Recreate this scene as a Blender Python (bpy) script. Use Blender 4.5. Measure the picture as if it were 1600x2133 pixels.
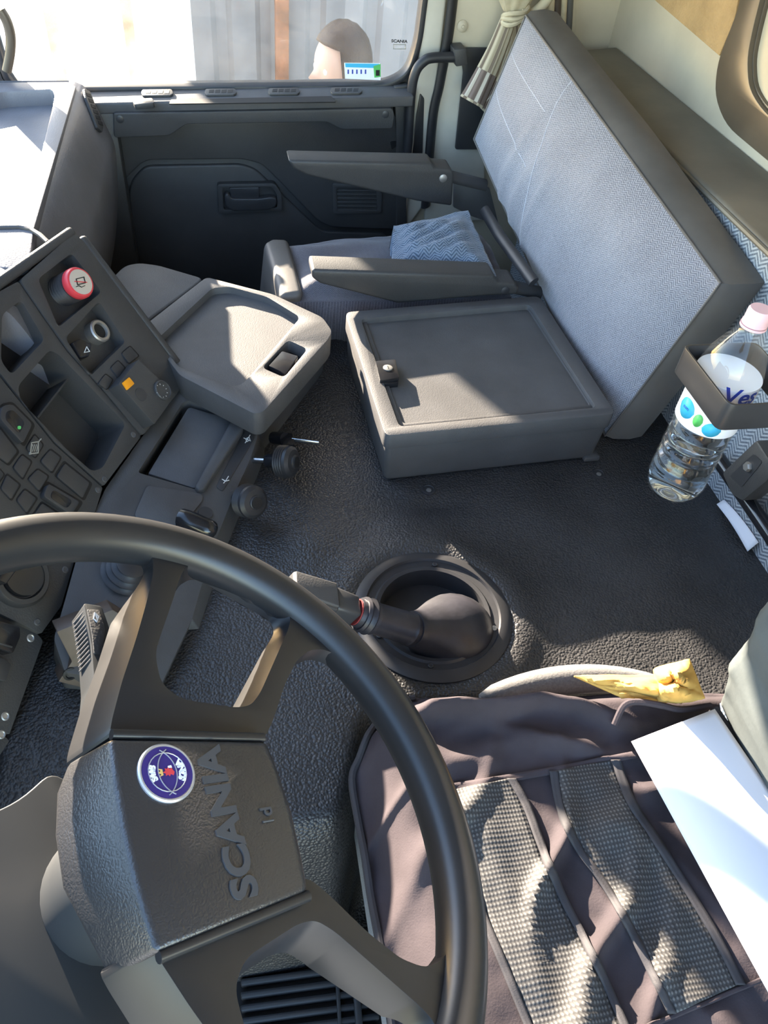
import bpy, bmesh, math, random
from mathutils import Vector, Matrix, geometry, noise
R_ = math.radians
random.seed(7)
for o in list(bpy.data.objects):
    bpy.data.objects.remove(o)
scene = bpy.context.scene
COL = scene.collection

# ------------------------------------------------------------------ camera
CAM = Vector((0, 0, 0.92)); FPX = 1600.0
def cam_basis(pitch, yaw, roll):
    p, y, r = R_(pitch), R_(yaw), R_(roll)
    fw = Vector((math.sin(y)*math.cos(p), math.cos(y)*math.cos(p), -math.sin(p)))
    ri = Vector((math.cos(y), -math.sin(y), 0)); up = ri.cross(fw)
    return ri*math.cos(r)+up*math.sin(r), up*math.cos(r)-ri*math.sin(r), fw
CR, CU, CF = cam_basis(46, 16, 7.5)
cd = bpy.data.cameras.new('camera'); cam = bpy.data.objects.new('camera', cd); COL.objects.link(cam)
cd.sensor_fit = 'VERTICAL'; cd.sensor_height = 36; cd.lens = 36*FPX/2133; cd.clip_start = 0.01
mw = Matrix((( CR.x, CU.x, -CF.x, CAM.x), (CR.y, CU.y, -CF.y, CAM.y), (CR.z, CU.z, -CF.z, CAM.z), (0, 0, 0, 1)))
cam.matrix_world = mw
scene.camera = cam

# ------------------------------------------------------------------ light
SUN_AZ = (-0.43, 0.90); SUN_EL = 15.5
w = bpy.data.worlds.new('world'); scene.world = w; w.use_nodes = True
nt = w.node_tree; bg = nt.nodes['Background']
sky = nt.nodes.new('ShaderNodeTexSky'); sky.sky_type = 'NISHITA'; sky.sun_disc = False
sky.sun_elevation = R_(SUN_EL); sky.sun_rotation = math.atan2(SUN_AZ[0], SUN_AZ[1])
sky.air_density = 1.0; sky.dust_density = 0.5; sky.ozone_density = 1.2
nt.links.new(sky.outputs[0], bg.inputs[0]); bg.inputs[1].default_value = 1.35
sd = bpy.data.lights.new('sun', 'SUN'); sd.energy = 52.0; sd.angle = R_(0.5); sd.color = (1.0, 0.86, 0.68)
sun = bpy.data.objects.new('sun', sd); COL.objects.link(sun)
sdir = Vector((SUN_AZ[0], SUN_AZ[1], math.tan(R_(SUN_EL))*math.hypot(*SUN_AZ))).normalized()
sun.rotation_euler = sdir.to_track_quat('Z', 'Y').to_euler(); sun.location = sdir*8
scene.view_settings.view_transform = 'Standard'; scene.view_settings.look = 'None'
scene.view_settings.exposure = 0.30; scene.view_settings.gamma = 1.0
scene.view_settings.use_curve_mapping = False

# ------------------------------------------------------------------ pixel -> world helpers (real planes at real distances)
def ray(px, py):
    return CR*((px-800)/FPX) - CU*((py-1066.5)/FPX) + CF
def PZ(px, py, z):
    d = ray(px, py); return CAM + d*((z-CAM.z)/d.z)
def PY(px, py, y):
    d = ray(px, py); return CAM + d*((y-CAM.y)/d.y)
def PX(px, py, x):
    d = ray(px, py); return CAM + d*((x-CAM.x)/d.x)
class Plane:
    def __init__(s, a, b, c=None, n=None):
        s.o = Vector(a)
        s.n = Vector(n).normalized() if n is not None else (Vector(b)-Vector(a)).cross(Vector(c)-Vector(a)).normalized()
        if (CAM-s.o).dot(s.n) < 0: s.n = -s.n
    def at(s, px, py, off=0.0):
        d = ray(px, py); o = s.o + s.n*off
        return CAM + d*((o-CAM).dot(s.n)/d.dot(s.n))
def zplane(z): return Plane((0, 0, z), None, None, (0, 0, 1))
def yplane(y): return Plane((0, y, 0), None, None, (0, -1, 0))
def xplane(x): return Plane((x, 0, 0), None, None, (-1, 0, 0))

# ------------------------------------------------------------------ materials
MATS = {}
def mat(name, col, rough=0.5, metal=0.0, spec=0.5, grain=None, var=0.0, vscale=8.0, emit=0.0, trans=0.0, ior=1.45, alpha=1.0, col2=None):
    m = bpy.data.materials.new(name); m.use_nodes = True
    t = m.node_tree; b = t.nodes['Principled BSDF']; L = t.links
    b.inputs['Base Color'].default_value = (*col, 1); b.inputs['Roughness'].default_value = rough
    b.inputs['Metallic'].default_value = metal; b.inputs['Specular IOR Level'].default_value = spec
    b.inputs['Transmission Weight'].default_value = trans; b.inputs['IOR'].default_value = ior
    tc = t.nodes.new('ShaderNodeTexCoord')
    if var or col2:
        n = t.nodes.new('ShaderNodeTexNoise'); n.inputs['Scale'].default_value = vscale; n.inputs['Detail'].default_value = 6; n.inputs['Roughness'].default_value = .6
        L.new(tc.outputs['Object'], n.inputs['Vector'])
        cr = t.nodes.new('ShaderNodeValToRGB'); cr.color_ramp.elements[0].position = .35; cr.color_ramp.elements[1].position = .68
        c2 = col2 if col2 else tuple(min(1, c*(1+var)) for c in col)
        cr.color_ramp.elements[0].color = (*[c*(1-var) for c in col], 1); cr.color_ramp.elements[1].color = (*c2, 1)
        L.new(n.outputs['Fac'], cr.inputs[0]); L.new(cr.outputs[0], b.inputs['Base Color'])
    if grain:
        kind, sc, st, dist = grain
        if kind == 'leather':
            v = t.nodes.new('ShaderNodeTexVoronoi'); v.feature = 'F1'; v.inputs['Scale'].default_value = sc
            nz = t.nodes.new('ShaderNodeTexNoise'); nz.inputs['Scale'].default_value = sc*.35; nz.inputs['Detail'].default_value = 2
            mx = t.nodes.new('ShaderNodeMixRGB'); mx.inputs[0].default_value = .004
            L.new(tc.outputs['Object'], nz.inputs['Vector']); L.new(tc.outputs['Object'], mx.inputs[1]); L.new(nz.outputs['Color'], mx.inputs[2])
            L.new(mx.outputs[0], v.inputs['Vector']); h = v.outputs['Distance']
        else:
            v = t.nodes.new('ShaderNodeTexNoise'); v.inputs['Scale'].default_value = sc; v.inputs['Detail'].default_value = 5
            L.new(tc.outputs['Object'], v.inputs['Vector']); h = v.outputs['Fac']
        bp = t.nodes.new('ShaderNodeBump'); bp.inputs['Strength'].default_value = st; bp.inputs['Distance'].default_value = dist
        L.new(h, bp.inputs['Height']); L.new(bp.outputs[0], b.inputs['Normal'])
        if kind == 'leather': bp.invert = True
    if emit:
        b.inputs['Emission Color'].default_value = (*col, 1); b.inputs['Emission Strength'].default_value = emit
    MATS[name] = m; return m
def M(n): return MATS[n]
def math_node(t, op, a, b=None):
    n = t.nodes.new('ShaderNodeMath'); n.operation = op
    for i, x in enumerate((a, b)):
        if x is None: continue
        if isinstance(x, (int, float)): n.inputs[i].default_value = x
        else: t.links.new(x, n.inputs[i])
    return n.outputs[0]
def fabric_mat(name, c1, c2, w=.011, fr=190., k=1.6, bump=.5, extra=None):
    m = bpy.data.materials.new(name); m.use_nodes = True; t = m.node_tree; b = t.nodes['Principled BSDF']
    b.inputs['Roughness'].default_value = .95; b.inputs['Specular IOR Level'].default_value = .15
    b.inputs['Sheen Weight'].default_value = .25
    uv = t.nodes.new('ShaderNodeUVMap'); sp = t.nodes.new('ShaderNodeSeparateXYZ'); t.links.new(uv.outputs[0], sp.inputs[0])
    u, v = sp.outputs[0], sp.outputs[1]
    tri = math_node(t, 'PINGPONG', math_node(t, 'DIVIDE', u, w), 1.0)
    ph = math_node(t, 'ADD', math_node(t, 'MULTIPLY', v, fr), math_node(t, 'MULTIPLY', tri, k))
    s = math_node(t, 'SINE', math_node(t, 'MULTIPLY', ph, 6.283))
    nz = t.nodes.new('ShaderNodeTexNoise'); nz.inputs['Scale'].default_value = 320; nz.inputs['Detail'].default_value = 3
    tc = t.nodes.new('ShaderNodeTexCoord'); t.links.new(tc.outputs['Object'], nz.inputs['Vector'])
    s2 = math_node(t, 'ADD', math_node(t, 'MULTIPLY', s, .32), math_node(t, 'ADD', math_node(t, 'MULTIPLY', nz.outputs['Fac'], .7), .15))
    n2 = t.nodes.new('ShaderNodeTexNoise'); n2.inputs['Scale'].default_value = 7; n2.inputs['Detail'].default_value = 4; t.links.new(tc.outputs['Object'], n2.inputs['Vector'])
    s2 = math_node(t, 'ADD', s2, math_node(t, 'MULTIPLY', math_node(t, 'SUBTRACT', n2.outputs['Fac'], .5), .5))
    cr = t.nodes.new('ShaderNodeValToRGB'); cr.color_ramp.elements[0].position = .15; cr.color_ramp.elements[1].position = .85
    cr.color_ramp.elements[0].color = (*c1, 1); cr.color_ramp.elements[1].color = (*c2, 1)
    t.links.new(s2, cr.inputs[0]); t.links.new(cr.outputs[0], b.inputs['Base Color'])
    bp = t.nodes.new('ShaderNodeBump'); bp.inputs['Strength'].default_value = bump; bp.inputs['Distance'].default_value = .0015
    t.links.new(s2, bp.inputs['Height']); t.links.new(bp.outputs[0], b.inputs['Normal'])
    MATS[name] = m; return m

mat('plastic', (.042, .041, .041), .50, grain=('leather', 420, .25, .0008), var=.15, vscale=6)
mat('plastic_smooth', (.034, .034, .036), .38, var=.1)
mat('plastic_gloss', (.012, .012, .014), .18)
mat('plastic_grey', (.072, .070, .071), .55, grain=('leather', 420, .22, .0008), var=.18, vscale=7)
mat('plastic_mid', (.060, .058, .058), .6, grain=('leather', 500, .18, .0006), var=.15)
mat('dash_vinyl', (.15, .147, .16), .40, grain=('leather', 300, .2, .001), var=.12)
mat('wheel_plastic', (.018, .018, .019), .34, spec=.55, var=.12, vscale=14)
mat('wheel_pad', (.022, .022, .024), .34, spec=.9, grain=('leather', 620, .32, .0006), var=.1)
mat('hole_black', (.006, .006, .007), .6)
mat('rubber', (.022, .022, .025), .45, var=.2, vscale=20)
mat('rubber_boot', (.020, .019, .024), .42, grain=('noise', 60, .3, .002), var=.3, vscale=25)
mat('floor_mat', (.031, .030, .031), .40, grain=('leather', 260, .8, .0018), var=.28, vscale=5)
mat('foot_mat', (.060, .055, .054), .45, grain=('leather', 170, .6, .0022), var=.25, vscale=6)
mat('cream', (.50, .435, .325), .5, var=.12, vscale=3.5)
mat('cream_pillar', (.50, .47, .40), .4, var=.10, vscale=5)
mat('tan_cloth', (.42, .28, .14), .95, spec=.1, grain=('leather', 260, .6, .002), var=.18)
mat('ceiling_cloth', (.36, .35, .34), .9, var=.05)
mat('vinyl', (.095, .088, .082), .48, grain=('noise', 120, .15, .001), var=.22, vscale=5)
mat('vinyl_top', (.13, .115, .09), .5, grain=('noise', 120, .15, .001), var=.2, vscale=5)
mat('frame_brown', (.085, .068, .050), .32, var=.15)
mat('steel', (.55, .55, .56), .25, metal=1.0)
mat('steel_dull', (.35, .34, .33), .45, metal=.8)
mat('brass', (.5, .36, .16), .4, metal=.8)
mat('red', (.62, .05, .06), .35)
mat('red_dull', (.22, .03, .03), .5)
mat('white_print', (.75, .74, .70), .5)
mat('dim_print', (.30, .29, .25), .6)
mat('amber', (.85, .32, .01), .4)
mat('amber_clear', (.9, .40, .03), .25, trans=.2)
mat('blue_enamel', (.035, .022, .15), .25)
mat('silver', (.62, .62, .64), .3, metal=.7)
mat('gold', (.8, .55, .18), .4, metal=.3)
mat('tan_panel', (.30, .22, .16), .6, var=.15)
mat('bracket_brown', (.070, .050, .038), .5, var=.25, vscale=20)
mat('paper', (.60, .60, .64), .8, spec=.2)
mat('yellow_cloth', (.54, .32, .085), .95, spec=.1, grain=('noise', 300, .3, .001), var=.15)
mat('cover_cloth', (.043, .035, .039), .92, spec=.15, grain=('noise', 500, .35, .0008), var=.25, vscale=9)
mat('cover_trim', (.028, .026, .030), .8, grain=('noise', 700, .3, .0006))
mat('backrest_cover', (.062, .070, .070), .9, spec=.15, grain=('noise', 200, .2, .001), var=.2, vscale=10)
mat('skin', (.62, .40, .30), .55, var=.08)
mat('hair', (.055, .030, .016), .6, grain=('noise', 90, .8, .004), var=.3)
mat('shirt', (.25, .28, .32), .9)
mat('rust', (.20, .075, .03), .9, var=.4, vscale=12)
mat('zinc', (.14, .132, .13), .6, var=.2, vscale=4)
mat('zinc_glare', (.62, .60, .56), .6, var=.12, vscale=4)  # bright zinc: glare of the sunlit window haze put into the colour
mat('zinc_pink', (.20, .185, .18), .6, var=.12, vscale=4)
mat('concrete', (.35, .34, .32), .9, var=.2, vscale=3)
mat('cap_pink', (.80, .52, .56), .4)
mat('label_white', (.85, .87, .90), .45)
mat('label_blue', (.03, .06, .38), .45)
mat('label_cyan', (.05, .45, .72), .45)
mat('label_green', (.10, .48, .12), .45)
mat('seam_thread', (.42, .43, .48), .9)
mat('letter', (.060, .060, .062), .5)
mat('shroud', (.026, .028, .030), .45, spec=.6, var=.06)
mat('water', (.90, .96, 1.0), .0, trans=1.0, ior=1.33)
fabric_mat('weave_blue', (.050, .075, .115), (.20, .245, .31))
fabric_mat('weave_light', (.105, .110, .132), (.30, .30, .33), w=.008, fr=260, bump=.35)
fabric_mat('weave_grey', (.055, .053, .066), (.115, .112, .13), w=.006, fr=300, bump=.3)
fabric_mat('weave_bunk', (.075, .09, .115), (.36, .38, .39), w=.016, fr=130, bump=.6)
fabric_mat('cushion_grey', (.065, .063, .065), (.17, .165, .16), w=.004, fr=350, bump=.4)

def mesh_mat():
    m = bpy.data.materials.new('mesh_fabric'); m.use_nodes = True; t = m.node_tree; b = t.nodes['Principled BSDF']
    b.inputs['Roughness'].default_value = .75
    uv = t.nodes.new('ShaderNodeUVMap'); sp = t.nodes.new('ShaderNodeSeparateXYZ'); t.links.new(uv.outputs[0], sp.inputs[0])
    a = math_node(t, 'SINE', math_node(t, 'MULTIPLY', math_node(t, 'ADD', sp.outputs[0], math_node(t, 'MULTIPLY', sp.outputs[1], .8)), 2*math.pi/.0078))
    c = math_node(t, 'SINE', math_node(t, 'MULTIPLY', math_node(t, 'SUBTRACT', sp.outputs[0], math_node(t, 'MULTIPLY', sp.outputs[1], .8)), 2*math.pi/.0078))
    p = math_node(t, 'MULTIPLY', a, c); p = math_node(t, 'ADD', math_node(t, 'MULTIPLY', p, .5), .5)
    cr = t.nodes.new('ShaderNodeValToRGB'); cr.color_ramp.elements[0].position = .55; cr.color_ramp.elements[1].position = .85
    cr.color_ramp.elements[0].color = (.022, .021, .022, 1); cr.color_ramp.elements[1].color = (.085, .083, .082, 1)
    t.links.new(p, cr.inputs[0]); t.links.new(cr.outputs[0], b.inputs['Base Color'])
    bp = t.nodes.new('ShaderNodeBump'); bp.inputs['Strength'].default_value = .5; bp.inputs['Distance'].default_value = .001
    t.links.new(p, bp.inputs['Height']); t.links.new(bp.outputs[0], b.inputs['Normal'])
    MATS['mesh_fabric'] = m
mesh_mat()
def curtain_mat():
    m = bpy.data.materials.new('curtain_check'); m.use_nodes = True; t = m.node_tree; b = t.nodes['Principled BSDF']
    b.inputs['Roughness'].default_value = .95; b.inputs['Specular IOR Level'].default_value = .1
    uv = t.nodes.new('ShaderNodeUVMap'); sp = t.nodes.new('ShaderNodeSeparateXYZ'); t.links.new(uv.outputs[0], sp.inputs[0])
    u, v = sp.outputs[0], sp.outputs[1]
    # v: 0 at tie .. 1 at hem ; brown check below .6, pale above; pale lines along u
    chk = math_node(t, 'MULTIPLY', math_node(t, 'GREATER_THAN', v, .60), math_node(t, 'LESS_THAN', v, .95))
    lin = math_node(t, 'GREATER_THAN', math_node(t, 'PINGPONG', math_node(t, 'MULTIPLY', u, 12.0), 1.0), .72)
    a = t.nodes.new('ShaderNodeMixRGB'); t.links.new(chk, a.inputs[0]); a.inputs[1].default_value = (.50, .43, .31, 1); a.inputs[2].default_value = (.19, .145, .125, 1)
    c = t.nodes.new('ShaderNodeMixRGB'); t.links.new(lin, c.inputs[0]); t.links.new(a.outputs[0], c.inputs[1])
    e = t.nodes.new('ShaderNodeMixRGB'); t.links.new(chk, e.inputs[0]); e.inputs[1].default_value = (.22, .17, .13, 1); e.inputs[2].default_value = (.55, .50, .42, 1)
    t.links.new(e.outputs[0], c.inputs[2]); t.links.new(c.outputs[0], b.inputs['Base Color'])
    MATS['curtain_check'] = m
curtain_mat()
mat('curtain_cream', (.50, .43, .30), .95, spec=.1, var=.15, vscale=30)
def glass_mat(name, dust, tint=(1, 1, 1)):
    m = bpy.data.materials.new(name); m.use_nodes = True; t = m.node_tree
    for n in list(t.nodes):
        if n.type == 'BSDF_PRINCIPLED': t.nodes.remove(n)
    out = [n for n in t.nodes if n.type == 'OUTPUT_MATERIAL'][0]
    tr = t.nodes.new('ShaderNodeBsdfTransparent'); tr.inputs[0].default_value = (*tint, 1)
    tl = t.nodes.new('ShaderNodeBsdfTranslucent'); tl.inputs[0].default_value = (.9, .88, .85, 1)
    gl = t.nodes.new('ShaderNodeBsdfGlossy'); gl.inputs['Roughness'].default_value = .02
    nz = t.nodes.new('ShaderNodeTexNoise'); nz.inputs['Scale'].default_value = 14; nz.inputs['Detail'].default_value = 8
    tc = t.nodes.new('ShaderNodeTexCoord'); t.links.new(tc.outputs['Object'], nz.inputs['Vector'])
    f = math_node(t, 'MULTIPLY', nz.outputs['Fac'], dust*2)
    m1 = t.nodes.new('ShaderNodeMixShader'); t.links.new(f, m1.inputs[0]); t.links.new(tr.outputs[0], m1.inputs[1]); t.links.new(tl.outputs[0], m1.inputs[2])
    m2 = t.nodes.new('ShaderNodeMixShader'); m2.inputs[0].default_value = .04; t.links.new(m1.outputs[0], m2.inputs[1]); t.links.new(gl.outputs[0], m2.inputs[2])
    t.links.new(m2.outputs[0], out.inputs['Surface'])
    MATS[name] = m
glass_mat('dusty_glass', .07)
glass_mat('pet', .035, (.95, .97, .98))

# ------------------------------------------------------------------ mesh helpers
BASE = {}
def mk(name, vs, fs, m, parent=None, sharp=38, uv=None, bev=0.0, seg=2, solid=0.0, label=None, cat=None, group=None, kind=None, recalc=True, merge=0.0):
    vs = [Vector(v) for v in vs]
    if parent is not None: base = BASE[parent.name]
    else:
        xs = [v.x for v in vs]; ys = [v.y for v in vs]; zs = [v.z for v in vs]
        base = Vector(((min(xs)+max(xs))/2, (min(ys)+max(ys))/2, min(zs)))
    me = bpy.data.meshes.new(name)
    bm = bmesh.new(); bv = [bm.verts.new(v-base) for v in vs]
    uvl = bm.loops.layers.uv.new('UVMap') if uv else None
    for f in fs:
        try: bf = bm.faces.new([bv[i] for i in f])
        except ValueError: continue
        if uv:
            for lp, i in zip(bf.loops, f): lp[uvl].uv = uv[i]
    if merge: bmesh.ops.remove_doubles(bm, verts=bm.verts, dist=merge)
    if recalc: bmesh.ops.recalc_face_normals(bm, faces=bm.faces)
    if bev:
        bm.normal_update()
        ed = [e for e in bm.edges if len(e.link_faces) == 2 and e.calc_face_angle(0) > R_(30)]
        if ed: bmesh.ops.bevel(bm, geom=ed, offset=bev, segments=seg, profile=.5, affect='EDGES', clamp_overlap=True)
    bm.to_mesh(me); bm.free()
    for p in me.polygons: p.use_smooth = True
    me.set_sharp_from_angle(angle=R_(sharp))
    me.materials.append(M(m) if isinstance(m, str) else m)
    o = bpy.data.objects.new(name, me); COL.objects.link(o)
    if parent is not None: o.parent = parent
    else: o.location = base
    BASE[o.name] = base
    if solid:
        s = o.modifiers.new('solid', 'SOLIDIFY'); s.thickness = solid; s.offset = -1
    if label: o['label'] = label
    if cat: o['category'] = cat
    if group: o['group'] = group
    if kind: o['kind'] = kind
    return o
def thing(name, label, cat, loc, group=None, kind=None):
    o = bpy.data.objects.new(name, None); COL.objects.link(o); o.location = loc; o.empty_display_size = .05
    o['label'] = label; BASE[o.name] = Vector(loc)
    if cat: o['category'] = cat
    if group: o['group'] = group
    if kind: o['kind'] = kind
    return o
def rnd(pts, r, n=4):
    """round the corners of a 2-D or 3-D polygon"""
    out = []; N = len(pts)
    for i in range(N):
        p = Vector(pts[i]); a = Vector(pts[i-1]); b = Vector(pts[(i+1) % N])
        la, lb = (a-p).length, (b-p).length
        ra = min(r, la*.45, lb*.45)
        s = p+(a-p)*(ra/la); e = p+(b-p)*(ra/lb)
        for k in range(n+1):
            t = k/n; out.append(s*(1-t)**2 + p*2*t*(1-t) + e*t*t)
    return out
def prism_mesh(top, vec):
    n = len(top); vs = list(top)+[Vector(t)+vec for t in top]
    fs = [list(range(n)), list(range(2*n-1, n-1, -1))]+[[i, (i+1) % n, n+(i+1) % n, n+i] for i in range(n)]
    return vs, fs
def plane_uv(vs, n):
    n = Vector(n).normalized(); a = n.cross(Vector((0, 0, 1)))
    a = Vector((1, 0, 0)) if a.length < .2 else a.normalized()
    b = n.cross(a); return [(v.dot(a), v.dot(b)) for v in vs]
def plate(name, pix, pl, d0, d1, m, parent=None, r=0, bev=.0015, seg=2, **k):
    pp = rnd([Vector((p[0], p[1])) for p in pix], r) if r else [Vector((p[0], p[1])) for p in pix]
    top = [pl.at(p[0], p[1], d1) for p in pp]
    vs, fs = prism_mesh(top, -pl.n*(d1-d0))
    return mk(name, vs, fs, m, parent, bev=bev, seg=seg, uv=plane_uv(vs, pl.n), **k)
def holeplate(name, outer, holes, pl, d0, d1, m, parent=None, r=0, hr=6, bev=0.0, **k):
    loops = [rnd([Vector(p) for p in outer], r) if r else [Vector(p) for p in outer]] + [rnd([Vector(p) for p in h], hr) if hr else [Vector(p) for p in h] for h in holes]
    l3 = [[pl.at(p[0], p[1], d1) for p in lp] for lp in loops]
    # tessellate in plane coordinates
    a = pl.n.cross(Vector((0, 0, 1))); a = Vector((1, 0, 0)) if a.length < .1 else a.normalized(); b = pl.n.cross(a)
    l2 = [[Vector((v.dot(a), v.dot(b), 0)) for v in lp] for lp in l3]
    tris = geometry.tessellate_polygon(l2)
    top = [v for lp in l3 for v in lp]; n = len(top)
    vs = top+[v-pl.n*(d1-d0) for v in top]
    fs = [list(t) for t in tris]+[[i+n for i in reversed(t)] for t in tris]
    s = 0
    for lp in l3:
        c = len(lp)
        for i in range(c):
            j = (i+1) % c; fs.append([s+i, s+j, n+s+j, n+s+i])
        s += c
    return mk(name, vs, fs, m, parent, bev=bev, uv=plane_uv(vs, pl.n), **k)
def grow(pix, s):
    cx = sum(p[0] for p in pix)/len(pix); cy = sum(p[1] for p in pix)/len(pix)
    return [(cx+(p[0]-cx)*s, cy+(p[1]-cy)*s) for p in pix]
def box(name, lo, hi, m, parent=None, bev=.002, seg=2, **k):
    x0, y0, z0 = lo; x1, y1, z1 = hi
    vs = [Vector(v) for v in ((x0, y0, z0), (x1, y0, z0), (x1, y1, z0), (x0, y1, z0), (x0, y0, z1), (x1, y0, z1), (x1, y1, z1), (x0, y1, z1))]
    fs = [[0, 3, 2, 1], [4, 5, 6, 7], [0, 1, 5, 4], [1, 2, 6, 5], [2, 3, 7, 6], [3, 0, 4, 7]]
    return mk(name, vs, fs, m, parent, bev=bev, seg=seg, **k)
def hexa(name, bot, top, m, parent=None, bev=.01, seg=4, **k):
    vs = [Vector(v) for v in list(bot)+list(top)]
    fs = [[0, 3, 2, 1], [4, 5, 6, 7], [0, 1, 5, 4], [1, 2, 6, 5], [2, 3, 7, 6], [3, 0, 4, 7]]
    return mk(name, vs, fs, m, parent, bev=bev, seg=seg, uv=[(v.x+v.z*.5, v.y+v.z*.5) for v in vs], **k)
def frames(pts):
    pts = [Vector(p) for p in pts]; T = []
    for i in range(len(pts)):
        a = pts[max(0, i-1)]; b = pts[min(len(pts)-1, i+1)]; T.append((b-a).normalized())
    u = T[0].orthogonal().normalized(); U = []
    for t in T:
        u = (u-t*u.dot(t)).normalized(); U.append(u)
    return pts, T, U
def tube_mesh(pts, rad, n=12, cap=True, sq=None, up=None):
    pts, T, U = frames(pts)
    if not isinstance(rad, (list, tuple)): rad = [rad]*len(pts)
    vs = []; fs = []
    for p, t, u, r in zip(pts, T, U, rad):
        if up is not None:
            u = Vector(up)-t*Vector(up).dot(t); u.normalize()
        v = t.cross(u)
        for k in range(n):
            a = 2*math.pi*k/n; s = sq or 1.0
            vs.append(p+u*(r*math.cos(a))+v*(r*s*math.sin(a)))
    for i in range(len(pts)-1):
        for k in range(n):
            fs.append([i*n+k, i*n+(k+1) % n, (i+1)*n+(k+1) % n, (i+1)*n+k])
    if cap: fs += [list(range(n-1, -1, -1)), list(range(len(vs)-n, len(vs)))]
    return vs, fs
def tube(name, pts, rad, m, parent=None, n=12, sq=None, up=None, **k):
    vs, fs = tube_mesh(pts, rad, n, True, sq, up); return mk(name, vs, fs, m, parent, **k)
def smooth_path(pts, n=6):
    pts = [Vector(p) for p in pts]; out = []
    for i in range(len(pts)-1):
        p0 = pts[max(0, i-1)]; p1 = pts[i]; p2 = pts[i+1]; p3 = pts[min(len(pts)-1, i+2)]
        for k in range(n):
            t = k/n; out.append(.5*((2*p1)+(p2-p0)*t+(2*p0-5*p1+4*p2-p3)*t*t+(3*p1-p0-3*p2+p3)*t**3))
    out.append(pts[-1]); return out
def lathe(name, prof, o, axis, m, parent=None, n=24, sharp=38, **k):
    o = Vector(o); ax = Vector(axis).normalized(); u = ax.orthogonal().normalized(); v = ax.cross(u)
    vs = []; fs = []
    for r, h in prof:
        for i in range(n):
            a = 2*math.pi*i/n; vs.append(o+ax*h+u*(r*math.cos(a))+v*(r*math.sin(a)))
    for j in range(len(prof)-1):
        for i in range(n): fs.append([j*n+i, j*n+(i+1) % n, (j+1)*n+(i+1) % n, (j+1)*n+i])
    if prof[0][0] > 1e-5: fs.append(list(range(n-1, -1, -1)))
    if prof[-1][0] > 1e-5: fs.append(list(range(len(vs)-n, len(vs))))
    return mk(name, vs, fs, m, parent, sharp=sharp, merge=1e-6, **k)
def sheet(name, fn, nu, nv, m, parent=None, solid=.0, uvs=None, **k):
    vs = []; uv = []; fs = []
    for j in range(nv+1):
        for i in range(nu+1):
            u, v = i/nu, j/nv; p = Vector(fn(u, v)); vs.append(p); uv.append(uvs(u, v, p) if uvs else (u, v))
    for j in range(nv):
        for i in range(nu):
            a = j*(nu+1)+i; fs.append([a, a+1, a+nu+2, a+nu+1])
    return mk(name, vs, fs, m, parent, uv=uv, solid=solid, recalc=False, sharp=60, **k)
def ribbon(name, pts, w, pl, m, parent, d=.0006, closed=False):
    """thin printed line lying on a plane; pts in pixels, w in metres"""
    P = [pl.at(p[0], p[1], d) for p in pts]
    if closed: P.append(P[0])
    vs = []; fs = []
    for i in range(len(P)-1):
        a, b = P[i], P[i+1]; t = (b-a).normalized(); s = t.cross(pl.n)*(w/2); k = len(vs)
        a = a-t*w*.4; b = b+t*w*.4
        vs += [a-s, a+s, b+s, b-s, a-s-pl.n*d*1.5, a+s-pl.n*d*1.5, b+s-pl.n*d*1.5, b-s-pl.n*d*1.5]
        fs += [[k, k+1, k+2, k+3], [k+7, k+6, k+5, k+4], [k, k+4, k+5, k+1], [k+1, k+5, k+6, k+2], [k+2, k+6, k+7, k+3], [k+3, k+7, k+4, k]]
    return mk(name, vs, fs, m, parent)
def text_data(s, size=1.0, ext=.0, bold=.0, cent=True):
    c = bpy.data.curves.new('txt', 'FONT'); c.body = s; c.size = size; c.extrude = ext; c.offset = bold; c.resolution_u = 4
    if cent: c.align_x = 'CENTER'; c.align_y = 'CENTER'
    o = bpy.data.objects.new('txt', c); COL.objects.link(o)
    dg = bpy.context.evaluated_depsgraph_get(); me = bpy.data.meshes.new_from_object(o.evaluated_get(dg))
    vs = [v.co.copy() for v in me.vertices]; fs = [list(p.vertices) for p in me.polygons]
    bpy.data.objects.remove(o); bpy.data.curves.remove(c); bpy.data.meshes.remove(me)
    return vs, fs
def text(name, s, size, o, ux, uy, ext, m, parent, bold=0.0, mapf=None, sx=1.0):
    vs, fs = text_data(s, size, ext, bold); ux = Vector(ux).normalized(); uy = Vector(uy).normalized(); n = ux.cross(uy)
    o = Vector(o)
    P = [mapf(v) for v in vs] if mapf else [o+ux*v.x*sx+uy*v.y+n*v.z for v in vs]
    return mk(name, P, fs, m, parent, recalc=False, sharp=30)
def disc_pix(pl, cx, cy, off=0): return pl.at(cx, cy, off)
def sstep(a, b, x):
    t = max(0., min(1., (x-a)/(b-a))); return t*t*(3-2*t)
def fbm(x, y, z=0., o=3):
    return sum(noise.noise(Vector((x*2**i, y*2**i, z+i*7.3)))/2**i for i in range(o))

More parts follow.
